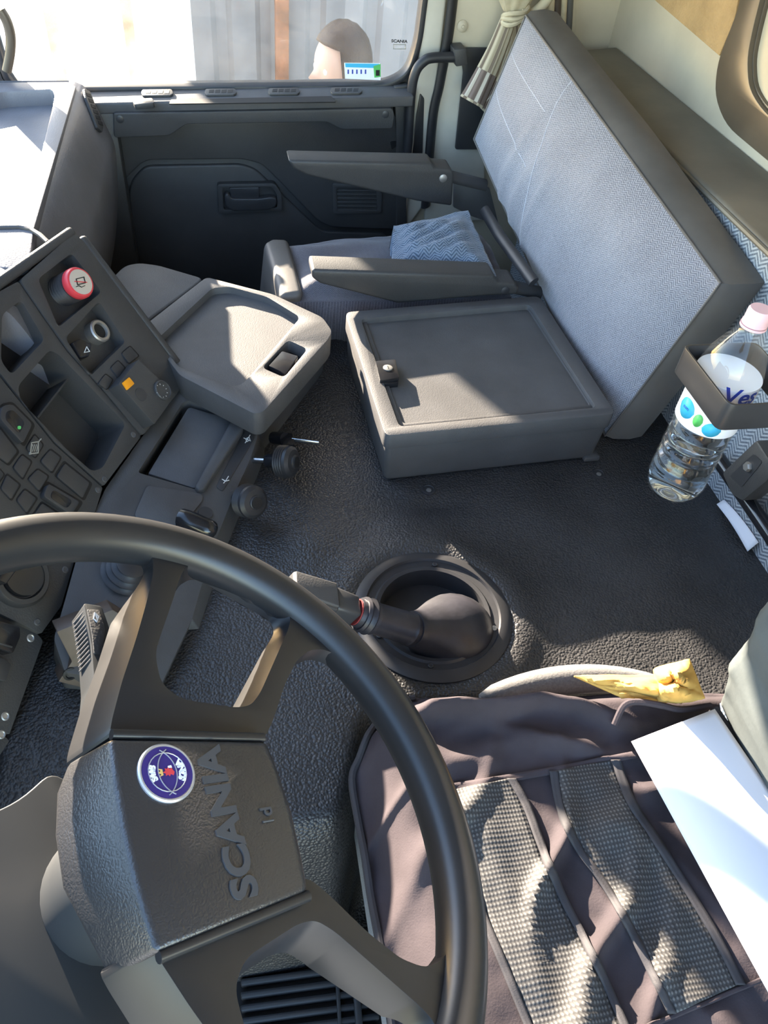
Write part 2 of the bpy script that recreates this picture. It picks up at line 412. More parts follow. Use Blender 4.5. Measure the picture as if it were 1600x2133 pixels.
# ================================================================== SETTING
YD = 2.0      # inner face of the passenger door
XW = 1.0      # rear wall
box('ceiling', (-.26, -.32, 1.14), (1.06, 2.1, 1.18), 'ceiling_cloth', bev=0, kind='structure', label='pale cloth headliner above the cab', cat='ceiling')
box('wall_left', (.66, -.36, -.5), (1.06, -.30, 1.14), 'cream', bev=0, kind='structure', label='cream pillar wall behind the driver side', cat='wall')
box('wall_front', (-.74, -.3, -.5), (-.70, 2.08, .26), 'plastic_mid', bev=0, kind='structure', label='dark front bulkhead below the windscreen', cat='wall')
box('floor', (-.70, -.6, -.56), (1.0, 2.0, -.44), 'foot_mat', bev=0, kind='structure', label='dark pebbled rubber footwell floor under the steering wheel', cat='floor')
box('ground', (-14, -8, -1.75), (14, 16, -1.70), 'concrete', bev=0, kind='structure', label='grey concrete yard outside the cab', cat='ground')

# ---- engine tunnel covered by a moulded mat (second floor piece)
def tun_z(x, y):
    # flat top; falls away to the driver's footwell
    edge = .50-.13*sstep(.16, .09, x)
    s = sstep(edge, edge-.13, y)
    z = -.40*s*sstep(.62, .40, x) if x < .62 else 0
    # raised collar round the gear lever and a few folds of the mat
    d = math.hypot(x-.275, y-.632)
    z += .016*math.exp(-((d-.13)/.035)**2)*(1-s)
    z += .012*math.exp(-((x-.27)/.08)**2-((y-.805)/.05)**2) - .008*math.exp(-((x-.33)/.05)**2-((y-.86)/.02)**2)
    z += .012*math.exp(-((x-.12)/.06)**2-((y-.80)/.06)**2)
    z += .003*fbm(x*6, y*6)
    z -= .43*sstep(1.385, 1.47, y)
    flat = max(sstep(.10, .0, min(abs(x-.46)-.22, 9) if False else 0), 0)
    z -= .03*sstep(.78, .86, x)*sstep(1.0, .6, y)*0
    return z
RC = Vector((.275, .632, .0)); RR = .110
NX, NY = 120, 190
tv = []; tf = []; keep = {}
X0, X1, Y0, Y1 = -.30, .862, .10, 1.98
for j in range(NY+1):
    for i in range(NX+1):
        x = X0+(X1-X0)*i/NX; y = Y0+(Y1-Y0)*j/NY
        d = math.hypot(x-RC.x, y-RC.y)
        if d < .098 and d > 1e-6:      # pull the hole rim into a circle
            pass
        tv.append(Vector((x, y, tun_z(x, y) - (.0 if d > .1 else .004))))
for j in range(NY):
    for i in range(NX):
        a = j*(NX+1)+i; c = (tv[a]+tv[a+NX+2])/2
        if math.hypot(c.x-RC.x, c.y-RC.y) < .092: continue
        tf.append([a, a+1, a+NX+2, a+NX+1])
mk('floor', tv, tf, 'floor_mat', recalc=False, sharp=70, kind='structure', label='black grained mat moulded over the engine tunnel', cat='floor', solid=.006)

# ---- passenger door
door = thing('door_1', 'passenger door with black moulded trim panel and window', 'door', (0.05, YD, -.44), kind='structure')
pd0 = yplane(YD)
def dp(n, pix, d0, d1, m='plastic', r=0, bev=.003, **k): return plate(n, pix, pd0, d0, d1, m, door, r=r, bev=bev, **k)
dp('base_panel', [(-120, 186), (853, 178), (846, 300), (826, 700), (-60, 900)], -.03, 0)
# raised layer above the recess: follows the moulded step
dp('raised_panel', [(205, 262), (838, 240), (840, 480), (812, 478), (690, 474), (662, 460), (566, 362), (545, 342), (505, 332), (312, 334), (296, 340), (266, 368), (255, 395), (266, 560), (205, 560)], 0, .022, r=10, bev=.006, seg=3)
# step ledge ridge around the recess
dp('recess_panel', [(268, 398), (276, 374), (302, 346), (500, 342), (532, 352), (650, 464), (672, 482), (806, 486), (800, 640), (280, 640)], -.01, .008, r=14, bev=.006, seg=3)
# sill ledge with demister slots
led0 = PY(-120, 186, YD); led1 = PY(853, 178, YD)
vs = []
sl = [(PY(-60, 186, YD-.005), PY(853, 172, YD-.005))]
SA, SB = PY(-60, 190, YD), PY(850, 172, YD)
dep = .075
def sill_pt(t, d, dz=0): p = SA.lerp(SB, t); return Vector((p.x, YD-d, p.z+dz))
sv = [sill_pt(0, -.04, -.03), sill_pt(1, -.04, -.03), sill_pt(1, -.04, 0), sill_pt(0, -.04, 0),
      sill_pt(0, dep, -.03), sill_pt(1, dep, -.03), sill_pt(1, dep, -.006), sill_pt(0, dep, -.006)]
mk('sill_ledge', sv, [[0, 1, 2, 3], [7, 6, 5, 4], [0, 4, 5, 1], [1, 5, 6, 2], [2, 6, 7, 3], [3, 7, 4, 0]], 'plastic_grey', door, bev=.004, seg=3)
SN = (sill_pt(1, 0, 0)-sill_pt(0, 0, 0)).cross(sill_pt(0, dep, -.006)-sill_pt(0, 0, 0)).normalized()
spl = Plane(sill_pt(0, 0, 0), None, None, SN)
for k, cx in enumerate((328, 460, 592, 722)):
    cy = 191-k*1.5
    v0 = plate('demister_vent', [(cx-32, cy-5), (cx+30, cy-6), (cx+33, cy+3), (cx+28, cy+7), (cx-30, cy+8), (cx-34, cy+3)], spl, -.002, .004, 'plastic', door, r=5, bev=.001)
    for q in range(4):
        x = cx-19+q*13
        plate('slot', [(x-5, cy-2.5), (x+5, cy-3), (x+4, cy+3), (x-6, cy+3.5)], spl, .003, .0045, 'hole_black', v0, bev=0)
plate('lock_button', [(275, 206), (318, 203), (322, 214), (280, 218)], spl, 0, .012, 'plastic', door, r=4, bev=.003)
# pull ledge (armrest block) with the stepped lower edge
pa = yplane(YD-.085)
plate('pull_ledge', [(236, 236), (818, 226), (822, 240), (818, 268), (712, 270), (682, 254), (388, 259), (352, 283), (238, 287)], pa, -.085, 0, 'plastic', door, r=6, bev=.010, seg=4)
plate('groove', [(356, 207), (690, 200), (700, 212), (352, 216)], spl, -.001, .0012, 'hole_black', door, r=2, bev=0)
for (sx, sy) in ((250, 248), (803, 238)):
    lathe('screw_cap', [(.0085, 0), (.0085, .002), (.006, .003), (0, .003)], pa.at(sx, sy, -.001), (0, -1, 0), 'plastic_smooth', door, 16)
# release handle in its pocket
holeplate('handle_bezel', [(453, 384), (572, 382), (586, 402), (588, 440), (456, 446)], [[(463, 391), (566, 389), (577, 405), (578, 433), (466, 438)]], yplane(YD-.022), -.016, .003, 'plastic', door, r=6, hr=6, bev=.0015)
plate('handle_pocket', [(462, 390), (567, 388), (578, 405), (579, 434), (465, 439)], yplane(YD-.022), -.018, -.014, 'hole_black', door, bev=0)
lev = plate('release_lever', [(467, 408), (474, 402), (484, 414), (540, 414), (566, 410), (577, 414), (576, 430), (560, 438), (484, 440), (470, 430)], yplane(YD-.022), -.008, .012, 'plastic_smooth', door, r=5, bev=.004, seg=3)
plate('lever_guard', [(478, 392), (540, 390), (540, 412), (482, 413)], yplane(YD-.022), -.012, .004, 'plastic_smooth', door, r=3, bev=.002)
# speaker grille
gp = yplane(YD-.022)
g = holeplate('speaker_grille', [(692, 382), (790, 385), (796, 398), (794, 444), (694, 446)], [[(701, 391), (784, 393), (786, 439), (703, 440)]], gp, -.008, .006, 'plastic', door, r=5, hr=4, bev=.0015)
plate('grille_back', [(700, 390), (787, 392), (787, 441), (701, 442)], gp, -.01, -.006, 'hole_black', g, bev=0)
for k in range(6):
    y = 395+k*8.2
    plate('slat', [(702, y), (785, y+1), (785, y+4.6), (702, y+3.6)], gp, -.004, .004, 'plastic', g, bev=.001)
plate('lock_hole', [(813, 296), (826, 294), (827, 304), (816, 312)], gp, -.0, .003, 'hole_black', door, r=3, bev=0)
dp('edge_panel', [(822, 182), (852, 178), (846, 470), (826, 480), (826, 300)], 0, .028, 'plastic', r=3)
# window: rubber channel, pane, sticker, maker's mark
wp = yplane(YD+.005)
PT = wp
def door_z(px, py): return PY(px, py, YD).z
wtop = .72  # set low so the unseen header keeps sun off the driver backrest
wl, wr = PY(38, 170, YD), PY(868, 100, YD)
# opening outline in the door plane (x,z)
def dx(px, py): p = PY(px, py, YD); return (p.x, p.z)
oL = dx(26, 180)[0]; zB1 = dx(120, 180)[1]; zB2 = dx(800, 173)[1]; oR = dx(871, 0)[0]
inner = [(oL, zB1-.003), (dx(800, 173)[0], zB2), (dx(846, 150)[0], dx(846, 150)[1]), (dx(866, 90)[0], dx(866, 90)[1]), (oR+.01, .6), (oR-.01, wtop-.06), (oR-.06, wtop), (oL+.10, wtop), (oL-.02, .6)]
inner = [Vector((a, YD+.01, b)) for a, b in rnd([Vector(p) for p in inner], .035, 5)]
cx_ = sum(v.x for v in inner)/len(inner); cz_ = sum(v.z for v in inner)/len(inner)
def ring_from(loop, gx, y0, y1):
    N = len(loop); out = []
    for i, v in enumerate(loop):
        a = loop[i-1]; b = loop[(i+1) % N]; t = (b-a).normalized(); nrm = Vector((t.z, 0, -t.x))
        if nrm.dot(Vector((v.x-cx_, 0, v.z-cz_))) < 0: nrm = -nrm
        out.append(v+nrm*gx)
    vs = []
    for L_, y in ((loop, y0), (out, y0), (out, y1), (loop, y1)):
        vs += [Vector((v.x, y, v.z)) for v in L_]
    fs = []
    for q in range(4):
        for i in range(N):
            j = (i+1) % N; fs.append([q*N+i, q*N+j, ((q+1) % 4)*N+j, ((q+1) % 4)*N+i])
    return vs, fs
vs, fs = ring_from(inner, .014, YD-.012, YD+.03); mk('window_seal', vs, fs, 'rubber', door, bev=.004)
pane = mk('window_pane', [Vector((v.x+(v.x-cx_)*.01, YD+.012, v.z+(v.z-cz_)*.01)) for v in inner], [list(range(len(inner)))], 'dusty_glass', door, label='dusty window pane')
fr = [Vector((v.x, v.y, v.z)) for v in inner]
vs, fs = ring_from([v+Vector(((v.x-cx_)*.03, 0, (v.z-cz_)*.03)) for v in inner], .030, YD-.0, YD+.05); mk('window_frame', vs, fs, 'plastic', door)
gp2 = yplane(YD+.009)
st = plate('sticker', [(717, 131), (792, 132), (793, 167), (719, 164)], gp2, 0, .0006, 'label_white', pane, bev=0, label='white and blue windscreen sticker')
plate('sticker_band', [(719, 132), (790, 133), (790, 142), (720, 140)], gp2, .0006, .001, 'label_cyan', pane, bev=0)
plate('sticker_patch', [(778, 138), (793, 133), (793, 160), (780, 162)], gp2, .001, .0014, 'label_green', pane, bev=0)
plate('sticker_patch', [(783, 146), (791, 146), (791, 158), (783, 158)], gp2, .0014, .0017, 'hole_black', pane, bev=0)
for q in range(5):
    plate('sticker_mark', [(724+q*9, 145), (727+q*9, 145), (727+q*9, 154), (724+q*9, 154)], gp2, .0006, .001, 'label_blue', pane, bev=0)
text('glass_mark', 'SCANIA', .0085, gp2.at(832, 86, .001), (1, 0, 0), (0, 0, 1), .0002, 'hole_black', pane, bold=.0003, sx=1.3)
ribbon('glass_mark', [(820, 93), (845, 93), (845, 102), (820, 102)], .0015, gp2, 'dim_print', pane, closed=True)

# ---- front pillar and door header, B pillar and rear side wall
wv = thing('wall_right', 'cream side wall and pillar behind the passenger door', 'wall', (.75, YD, -.44), kind='structure')
def wpix(n, pix, y, d0, d1, m, **k): return plate(n, pix, yplane(y), d0, d1, m, wv, **k)
xB = PY(870, 0, YD).x
box('header', (-.62, YD, wtop+.02), (1.06, YD+.06, 1.14), 'cream', wv, bev=.004)
box('front_pillar', (-.50, YD, .20), (oL-.05, YD+.06, wtop+.04), 'plastic', wv, bev=.006)
box('wall_panel', (xB+.025, YD+.02, -.44), (1.06, YD+.08, 1.14), 'cream', wv, bev=.004)
wpix('pillar', [(884, -60), (938, -60), (905, 230), (890, 420), (845, 480), (866, 200)], YD-.008, -.03, .0, 'cream_pillar', bev=.008, seg=3)
wpix('upper_panel', [(948, -60), (1200, -60), (1200, 100), (940, 100)], YD, -.02, .006, 'cream', bev=.004)
wpix('lower_panel', [(930, 118), (1010, 108), (1010, 460), (884, 460), (905, 240)], YD, -.02, -.004, 'cream_pillar', bev=.004)
sp = [PY(950, -60, YD-.008), PY(936, 60, YD-.008), PY(926, 120, YD-.008), PY(915, 180, YD-.008), PY(903, 235, YD-.008), PY(894, 330, YD-.008), PY(886, 430, YD-.008)]
tube('door_seal', smooth_path(sp, 6), .017, 'rubber', wv, 12, sq=.6)
lathe('panel_button', [(.013, 0), (.013, .003), (.009, .006), (.004, .0065), (.003, .009), (0, .0095)], PY(963, 54, YD-.006), (0, -1, 0), 'cream', wv, 24)
wpix('cover_plate', [(958, 100), (1030, 100), (1020, 312), (948, 312), (965, 150)], YD-.012, -.004, .002, 'plastic_smooth', bev=.002, r=6)
dpl = wpix('pillar_cover', [(876, 195), (884, 205), (880, 330), (858, 330), (868, 240)], YD-.01, -.004, .004, 'plastic_smooth', bev=.002, r=4)
# rear wall
wall = box('wall_back', (XW, -.3, -.44), (XW+.05, YD+.03, 1.14), 'cream', bev=0, kind='structure', label='cream rear cab wall behind the bunk', cat='wall')
xp = xplane(XW)
plate('cloth_panel', [(1340, -20), (1498, 116), (1530, 40), (1560, -120), (1300, -120)], xp, -.001, .004, 'tan_cloth', wall, bev=.001, label='tan woven cloth panel')
win = thing('window_1', 'brown framed rear window in the cream back wall', 'window', PX(1590, 250, XW-.01), kind='structure')
ow = [(1548, -120), (1545, 0), (1494, 130), (1488, 200), (1512, 262), (1700, 420), (2000, 420), (2000, -120)]
iw = [(1598, -60), (1568, 60), (1556, 120), (1560, 185), (1590, 232), (1720, 340), (1900, 340), (1900, -60)]
holeplate('window_frame', ow, [iw], xp, -.002, .022, 'frame_brown', win, r=45, hr=40, bev=.006)
iw2 = grow(iw, .955)
holeplate('inner_frame', grow(iw, 1.01), [grow(iw, .90)], xp, -.002, .012, 'frame_brown', win, r=40, hr=36, bev=.004)
plate('blind', grow(iw, .92), xp, -.001, .004, 'cream', win, r=36, bev=0, label='pale blind behind the window')
# ---- grab rail by the door, and the handle on the front pillar
gr = thing('grab_rail', 'black bent tubular grab rail beside the door opening', 'handle', PY(852, 330, YD-.045))
tube('rail', smooth_path([PY(848, 345, YD-.045), PY(850, 300, YD-.045), PY(856, 200, YD-.045), PY(866, 150, YD-.045), PY(884, 127, YD-.045), PY(905, 120, YD-.045), PY(955, 119, YD-.045)], 8), .0115, 'rubber', gr, 14)
plate('bracket', [(946, 103), (972, 101), (976, 136), (950, 140)], yplane(YD-.06), -.05, 0, 'plastic', gr, bev=.004)
gh = smooth_path([PY(0, 20, YD-.05), PY(14, 44, YD-.05), PY(22, 75, YD-.05), PY(21, 110, YD-.05), PY(14, 148, YD-.05)], 8)
tube('pillar_handle', gh, .010, 'frame_brown', None, 12, label='dark tubular handle at the window front corner', cat='handle')

# ---- outside: tall corrugated shed wall (its left edge shades the right of the cab), low fence, person, mirror
YF = 4.3
fence = thing('shed_wall', 'corrugated metal shed wall outside the passenger window', 'shed', (1.5, YF, -1.7))
def fx(px, py=80): return PY(px, py, YF).x
EDGE = -.03-.43/.90*(YF-2.0)
segs = [('panel', EDGE, fx(108), 'zinc_glare'), ('post', fx(104), fx(126), 'rust'), ('panel', fx(122), fx(262), 'zinc_glare'), ('post', fx(262), fx(282), 'rust'), ('panel', fx(280), fx(402), 'zinc_glare'),
        ('panel', fx(402), fx(494), 'zinc'), ('panel', fx(494), fx(580), 'zinc'), ('post', fx(572), fx(600), 'rust'), ('panel', fx(598), fx(716), 'zinc'), ('panel', fx(716), fx(800), 'zinc_pink'), ('panel', fx(800), 3.0, 'zinc_pink'), ('panel', 3.0, 6.0, 'zinc')]
for i, (n, a, b, m) in enumerate(segs):
    if n == 'post': box('post', (a, YF-.05, -1.7), (b, YF+.0, 4.2), m, fence, bev=.004)
    else:
        # corrugated: trapezoid ribs
        prof = []; x = a; s = 0
        while x < b-.001:
            prof.append((x, YF if s % 4 in (0, 1) else YF+.025)); x += (.09, .025, .05, .025)[s % 4]; s += 1
        prof.append((b, YF))
        N = len(prof); vs = [Vector((p[0], p[1], z)) for z in (-1.7, 4.2) for p in prof]+[Vector((p[0], p[1]+.012, z)) for z in (-1.7, 4.2) for p in prof]
        fs = [[k, k+1, N+k+1, N+k] for k in range(N-1)]+[[2*N+k+1, 2*N+k, 3*N+k, 3*N+k+1] for k in range(N-1)]
        mk('panel', vs, fs, m, fence, sharp=20)
# person standing outside, only the head shows above the window sill
per = thing('person', 'person with short brown hair standing outside the passenger window', 'person', (0, 0, -1.7))
hc = PY(735, 120, 2.72)
per.location = (hc.x, 2.75, -1.7); BASE[per.name] = Vector((hc.x, 2.75, -1.7))
def skin_mesh(verts, edges, radii, sub=2, root=0):
    me = bpy.data.meshes.new('sk'); me.from_pydata([Vector(v) for v in verts], edges, [])
    o = bpy.data.objects.new('sk', me); COL.objects.link(o)
    o.modifiers.new('s', 'SKIN'); sv = me.skin_vertices[0].data
    for i, r in enumerate(radii): sv[i].radius = (r, r) if not isinstance(r, tuple) else r
    for i in range(len(radii)): sv[i].use_root = (i == root)
    s = o.modifiers.new('u', 'SUBSURF'); s.levels = sub
    dg = bpy.context.evaluated_depsgraph_get(); m2 = bpy.data.meshes.new_from_object(o.evaluated_get(dg))
    vs = [v.co.copy() for v in m2.vertices]; fs = [list(p.vertices) for p in m2.polygons]
    bpy.data.objects.remove(o); bpy.data.meshes.remove(m2); return vs, fs
def build_person():
    B = Vector((hc.x, 2.75, -1.7)); top = PY(725, 52, 2.72).z; H = top+1.7
    face = Vector((-.92, -.38, 0)).normalized(); side = Vector((-face.y, face.x, 0))
    def P(s, f, h): return B+side*s*H+face*f*H+Vector((0, 0, h*H))
    vs = [P(0, 0, .52), P(0, 0, .62), P(0, .01, .72), P(0, 0, .81), P(0, .005, .855), P(0, .012, .90)]
    ed = [(0, 1), (1, 2), (2, 3), (3, 4), (4, 5)]; rd = [.085, .08, .095, .06, .035, .036]; rd = [r*H/1.75 for r in rd]
    rd = [r*1.6 for r in rd[:3]]+rd[3:]
    for s in (-1, 1):
        k = len(vs); vs += [P(.11*s, 0, .80), P(.135*s, -.01, .64), P(.14*s, .05, .50), P(.14*s, .07, .45)]
        ed += [(3, k), (k, k+1), (k+1, k+2), (k+2, k+3)]; rd += [.058, .045, .034, .03]
        k = len(vs); vs += [P(.055*s, 0, .49), P(.06*s, .01, .27), P(.06*s, -.01, .04), P(.06*s, .05, .02)]
        ed += [(0, k), (k, k+1), (k+1, k+2), (k+2, k+3)]; rd += [.085, .06, .04, .035]
    bv, bf = skin_mesh(vs, ed, rd)
    # head
    hcn = P(0, .018, .935); rx, ry, rz = .075, .097, .122
    n1, n2 = 28, 20; k0 = len(bv)
    for j in range(n2+1):
        th = math.pi*j/n2
        for i in range(n1):
            ph = 2*math.pi*i/n1
            a = math.sin(th)*math.cos(ph); b = math.sin(th)*math.sin(ph); c = math.cos(th)
            f = a*ry; s = b*rx; h = c*rz
            if c < -.2: s *= 1-.35*(-c-.2); f *= 1-.15*(-c-.2)
            if a > .8:
                f += .028*math.exp(-((b)/.16)**2-((c+.18)/.16)**2)            # nose
                f -= .010*math.exp(-((abs(b)-.34)/.14)**2-((c-.02)/.12)**2)     # eye sockets
                f += .007*math.exp(-(b/.3)**2-((c+.52)/.08)**2)               # lips
            if abs(b) > .9: s += math.copysign(.016*math.exp(-((a+.02)/.2)**2-((c+.05)/.22)**2), b)  # ears
            bv.append(hcn+face*f+side*s+Vector((0, 0, h)))
    for j in range(n2):
        for i in range(n1): bf.append([k0+j*n1+i, k0+j*n1+(i+1) % n1, k0+(j+1)*n1+(i+1) % n1, k0+(j+1)*n1+i])
    mk('body', bv, bf, 'skin', per, sharp=80)
    for s in (-1, 1):
        lathe('eye', [(0, -.006), (.009, -.004), (.012, 0), (.009, .004), (0, .006)], hcn+face*.079+side*(.030*s)+Vector((0, 0, .003)), face, 'white_print', per, 12)
    hv = []; hf = []; k0 = 0
    for j in range(13):
        th = math.pi*.60*j/12
        for i in range(36):
            ph = 2*math.pi*i/36
            lim = 1.0 if math.cos(ph) < .35 else .62-.12*math.cos(ph)
            t2 = th*lim
            a = math.sin(t2)*math.cos(ph); b = math.sin(t2)*math.sin(ph); c = math.cos(t2)
            q = 1.12+.03*noise.noise(Vector((a*5, b*5, c*5)))
            hv.append(hcn+face*(a*ry*q)+side*(b*rx*q)+Vector((0, 0, c*rz*q)))
    for j in range(12):
        for i in range(36): hf.append([j*36+i, j*36+(i+1) % 36, (j+1)*36+(i+1) % 36, (j+1)*36+i])
    mk('hair', hv, hf, 'hair', per, sharp=80, merge=1e-5, solid=.008)
    cv, cf = skin_mesh([P(0, 0, .46), P(0, 0, .52), P(0, 0, .62), P(0, .01, .72), P(0, 0, .81), P(0, .003, .84)]+[P(.11*s, 0, .80) for s in (-1, 1)]+[P(.135*s, -.01, .66) for s in (-1, 1)],
                       [(0, 1), (1, 2), (2, 3), (3, 4), (4, 5), (4, 6), (6, 8), (4, 7), (7, 9)], [.15, .15, .142, .165, .07, .055, .066, .066, .056, .056])
    mk('shirt', cv, cf, 'shirt', per, sharp=80)
    tv_ = []; te = []; tr = []
    tv_ += [P(0, 0, .53)]; tr += [.155]
    for s in (-1, 1):
        k = len(tv_); tv_ += [P(.055*s, 0, .48), P(.06*s, .01, .27), P(.06*s, -.01, .04)]; te += [(0, k), (k, k+1), (k+1, k+2)]; tr += [.098, .075, .058]
    cv, cf = skin_mesh(tv_, te, tr); mk('trousers', cv, cf, 'label_blue', per, sharp=80)
build_person()
# ================================================================== PASSENGER DASHBOARD
dash = thing('dashboard', 'rounded grey vinyl dashboard in front of the passenger', 'dashboard', (-.45, 1.5, -.3))
prof = [(-.70, .285), (-.285, .300), (-.268, .296), (-.250, .280), (-.222, .205), (-.211, .150), (-.226, .02), (-.262, -.125), (-.33, -.3), (-.70, -.3)]
def dash_sec(t): # t 0 near .. 1 far
    y = 1.02+(1.925-1.02)*t; sx = -.035*(1-t)
    return [Vector((a+sx, y, b)) for a, b in prof]
tr_out = [(-.345, 1.885), (-.56, 1.885), (-.56, 1.16), (-.40, 1.16)]
# the top is left open over the tray; walls and floor of the tray close it
NS = 24; vs = []; fs = []
pr = smooth_path([Vector((a, 0, b)) for a, b in prof[1:9]], 5)
pr = [Vector(p) for p in pr]
secs = []
for j in range(NS+1):
    t = j/NS; y = 1.02+(1.925-1.02)*t; sx = -.035*(1-t)
    secs.append([Vector((p.x+sx, y, p.z)) for p in pr])
n = len(pr); vs = [v for s in secs for v in s]
for j in range(NS):
    for i in range(n-1): fs.append([j*n+i, j*n+i+1, (j+1)*n+i+1, (j+1)*n+i])
k = len(vs); e0 = secs[0]; e1 = secs[-1]
vs += [Vector((-.70, e0[0].y, -.3)), Vector((-.70, e0[0].y, .285)), Vector((-.70, e1[0].y, -.3)), Vector((-.70, e1[0].y, .285))]
fs.append(list(range(n))+[k, k+1]); fs.append([NS*n+i for i in range(n-1, -1, -1)]+[k+3, k+2])
mk('dash_body', vs, fs, 'dash_vinyl', dash, sharp=45)
tp = Plane((-.3, 1.5, .2995), None, None, (-.036, 0, 1))
TRAY = [(12, 190), (108, 186), (114, 196), (108, 226), (66, 400), (42, 462), (0, 470), (-300, 440), (-300, 250)]
OUT = [(-520, 168), (-100, 172), (143, 170), (158, 180), (70, 478), (60, 560), (-700, 520)]
holeplate('dash_top', OUT, [TRAY], tp, -.035, .0012, 'dash_vinyl', dash, r=0, hr=12, bev=.003)
plate('tray_floor', grow(TRAY, 1.04), tp, -.04, -.030, 'dash_vinyl', dash, bev=0)
# side demister grille next to the door
vpl = Plane(Vector((-.236, 1.86, .24)), None, None, (.93, 0, .36))
gv = plate('side_vent', [(176, 184), (188, 190), (216, 262), (214, 276), (204, 266), (180, 205)], vpl, 0, .006, 'plastic', dash, r=3, bev=.001)
for q in range(6):
    t = q/6
    x = 180+t*29; y = 193+t*70
    plate('slot', [(x, y), (x+9, y+3), (x+11, y+10), (x+2, y+7)], vpl, .005, .007, 'hole_black', gv, bev=0)
tube('seam_strip', [tp.at(-40, 476, .002), tp.at(40, 474, .002), tp.at(64, 478, .002), tp.at(84, 490, .002), tp.at(100, 505, .0)], .004, 'rubber', dash, 8)
# side end panel closing the dash towards the door
box('end_panel', (-.62, 1.925, -.4), (-.20, 1.985, .235), 'plastic', dash, bev=.006)

# ================================================================== CENTRE INSTRUMENT PANEL
A1 = PZ(385, 795, .09); A2 = PZ(212, 1030, .085); A3 = PZ(172, 500, .30)
DP = Plane(A1, A2, A3)
ip = thing('instrument_panel', 'angled black centre instrument panel with knobs, sockets and switches', 'instrument panel', A2)
rcol = [(42, 583), (146, 492), (158, 488), (172, 500), (388, 790), (366, 824), (297, 908), (223, 818), (144, 730), (94, 660)]
kn_p = [(79, 581), (149, 527), (212, 608), (122, 682)]
so_p = [(136, 704), (206, 627), (262, 712), (188, 784)]
holeplate('right_module', rcol, [kn_p, so_p], DP, -.06, .004, 'plastic', ip, r=8, hr=10, bev=.002)
plate('pocket_floor', grow(kn_p, 1.04), DP, -.03, -.024, 'plastic', ip, bev=0)
plate('pocket_floor', grow(so_p, 1.04), DP, -.03, -.02, 'plastic', ip, bev=0)
pk1 = [(-40, 690), (44, 625), (93, 708), (22, 783), (-60, 740)]
pk2 = [(103, 729), (122, 738), (262, 883), (214, 975), (192, 982), (144, 941), (44, 836), (37, 804)]
lcol = [(-60, 640), (38, 586), (90, 662), (140, 733), (220, 821), (294, 909), (216, 1013), (114, 921), (0, 775), (-60, 700)]
holeplate('middle_module', [(-80, 650), (38, 586), (90, 662), (140, 733), (220, 821), (294, 909), (216, 1013), (114, 921), (-2, 774), (-80, 690)], [[(4, 655), (44, 625), (93, 708), (24, 781), (2, 752)], pk2], DP, -.09, .002, 'plastic', ip, r=6, hr=12, bev=.002)
plate('pocket_floor', grow([(4, 655), (44, 625), (93, 708), (24, 781), (2, 752)], 1.05), DP, -.06, -.05, 'hole_black', ip, bev=0)
plate('pocket_floor', grow(pk2, 1.03), DP, -.10, -.085, 'hole_black', ip, bev=0)
plate('pocket_shelf', [(140, 788), (143, 792), (80, 872), (77, 868)], DP, -.085, -.012, 'plastic_smooth', ip, bev=.001)
lo_out = [(-6, 778), (112, 924), (214, 1016), (200, 1062), (166, 1130), (128, 1262), (86, 1320), (-140, 1210), (-140, 700)]
plate('switch_plate', lo_out, DP, -.06, .002, 'plastic', ip, r=4, bev=.002)
def switch(pix, h=.003, m='plastic_smooth', n='switch_blank', r=6, bev=.0012):
    b_ = plate('switch_recess', grow(pix, 1.16), DP, .002, .0024, 'hole_black', ip, r=r, bev=0)
    return plate(n, pix, DP, 0, .002+h, m, ip, r=r, bev=bev)
for q in ([(0, 892), (37, 940), (17, 966), (-30, 930)], [(46, 947), (66, 962), (48, 997), (28, 973)], [(105, 936), (127, 953), (109, 984), (85, 960)], [(136, 964), (188, 1006), (173, 1038), (118, 992)],
          [(-18, 958), (9, 988), (-6, 1008), (-32, 980)], [(15, 988), (42, 1010), (24, 1041), (2, 1017)], [(79, 977), (101, 992), (83, 1023), (59, 997)], [(52, 1019), (77, 1038), (57, 1069), (35, 1041)], [(88, 1047), (125, 1072), (108, 1104), (68, 1076)]):
    switch(q)
for q, dot in (([(4, 846), (26, 841), (68, 883), (48, 924), (0, 872)], True), ([(101, 1006), (168, 1045), (149, 1073), (90, 1033)], False)):
    o = switch(q, .010, 'plastic_smooth', 'rocker_switch', 8, .003)
    g2 = grow(q, .62); plate('rocker_dish', g2, DP, .011, .0128, 'plastic_gloss', o, r=10, bev=.001)
    if dot: plate('lamp_dot', grow([(37, 887), (44, 887), (44, 894), (37, 894)], 1), DP, .0125, .0135, 'label_green', o, r=3, bev=0)
ic = switch([(72, 905), (90, 927), (74, 953), (55, 933)], .003, 'plastic_smooth', 'heater_switch')
ribbon('heater_symbol', [(66, 922), (80, 920), (80, 943), (64, 945)], .0013, DP, 'dim_print', ic, d=.0056, closed=True)
for q in range(3): ribbon('heater_symbol', [(68+q*4, 926), (70+q*4, 932), (68+q*4, 940)], .0008, DP, 'dim_print', ic, d=.0056)
ribbon('heater_symbol', [(80, 921), (86, 914)], .0012, DP, 'dim_print', ic, d=.0056)
for q in ([(271, 721), (289, 741), (269, 757), (254, 736)], [(246, 751), (261, 767), (247, 787), (231, 766)], [(220, 779), (235, 791), (223, 811), (205, 799)]):
    plate('switch_recess', grow(q, 1.15), DP, .004, .0044, 'hole_black', ip, r=5, bev=0)
    plate('switch_blank', q, DP, 0, .007, 'plastic_smooth', ip, r=4, bev=.001)
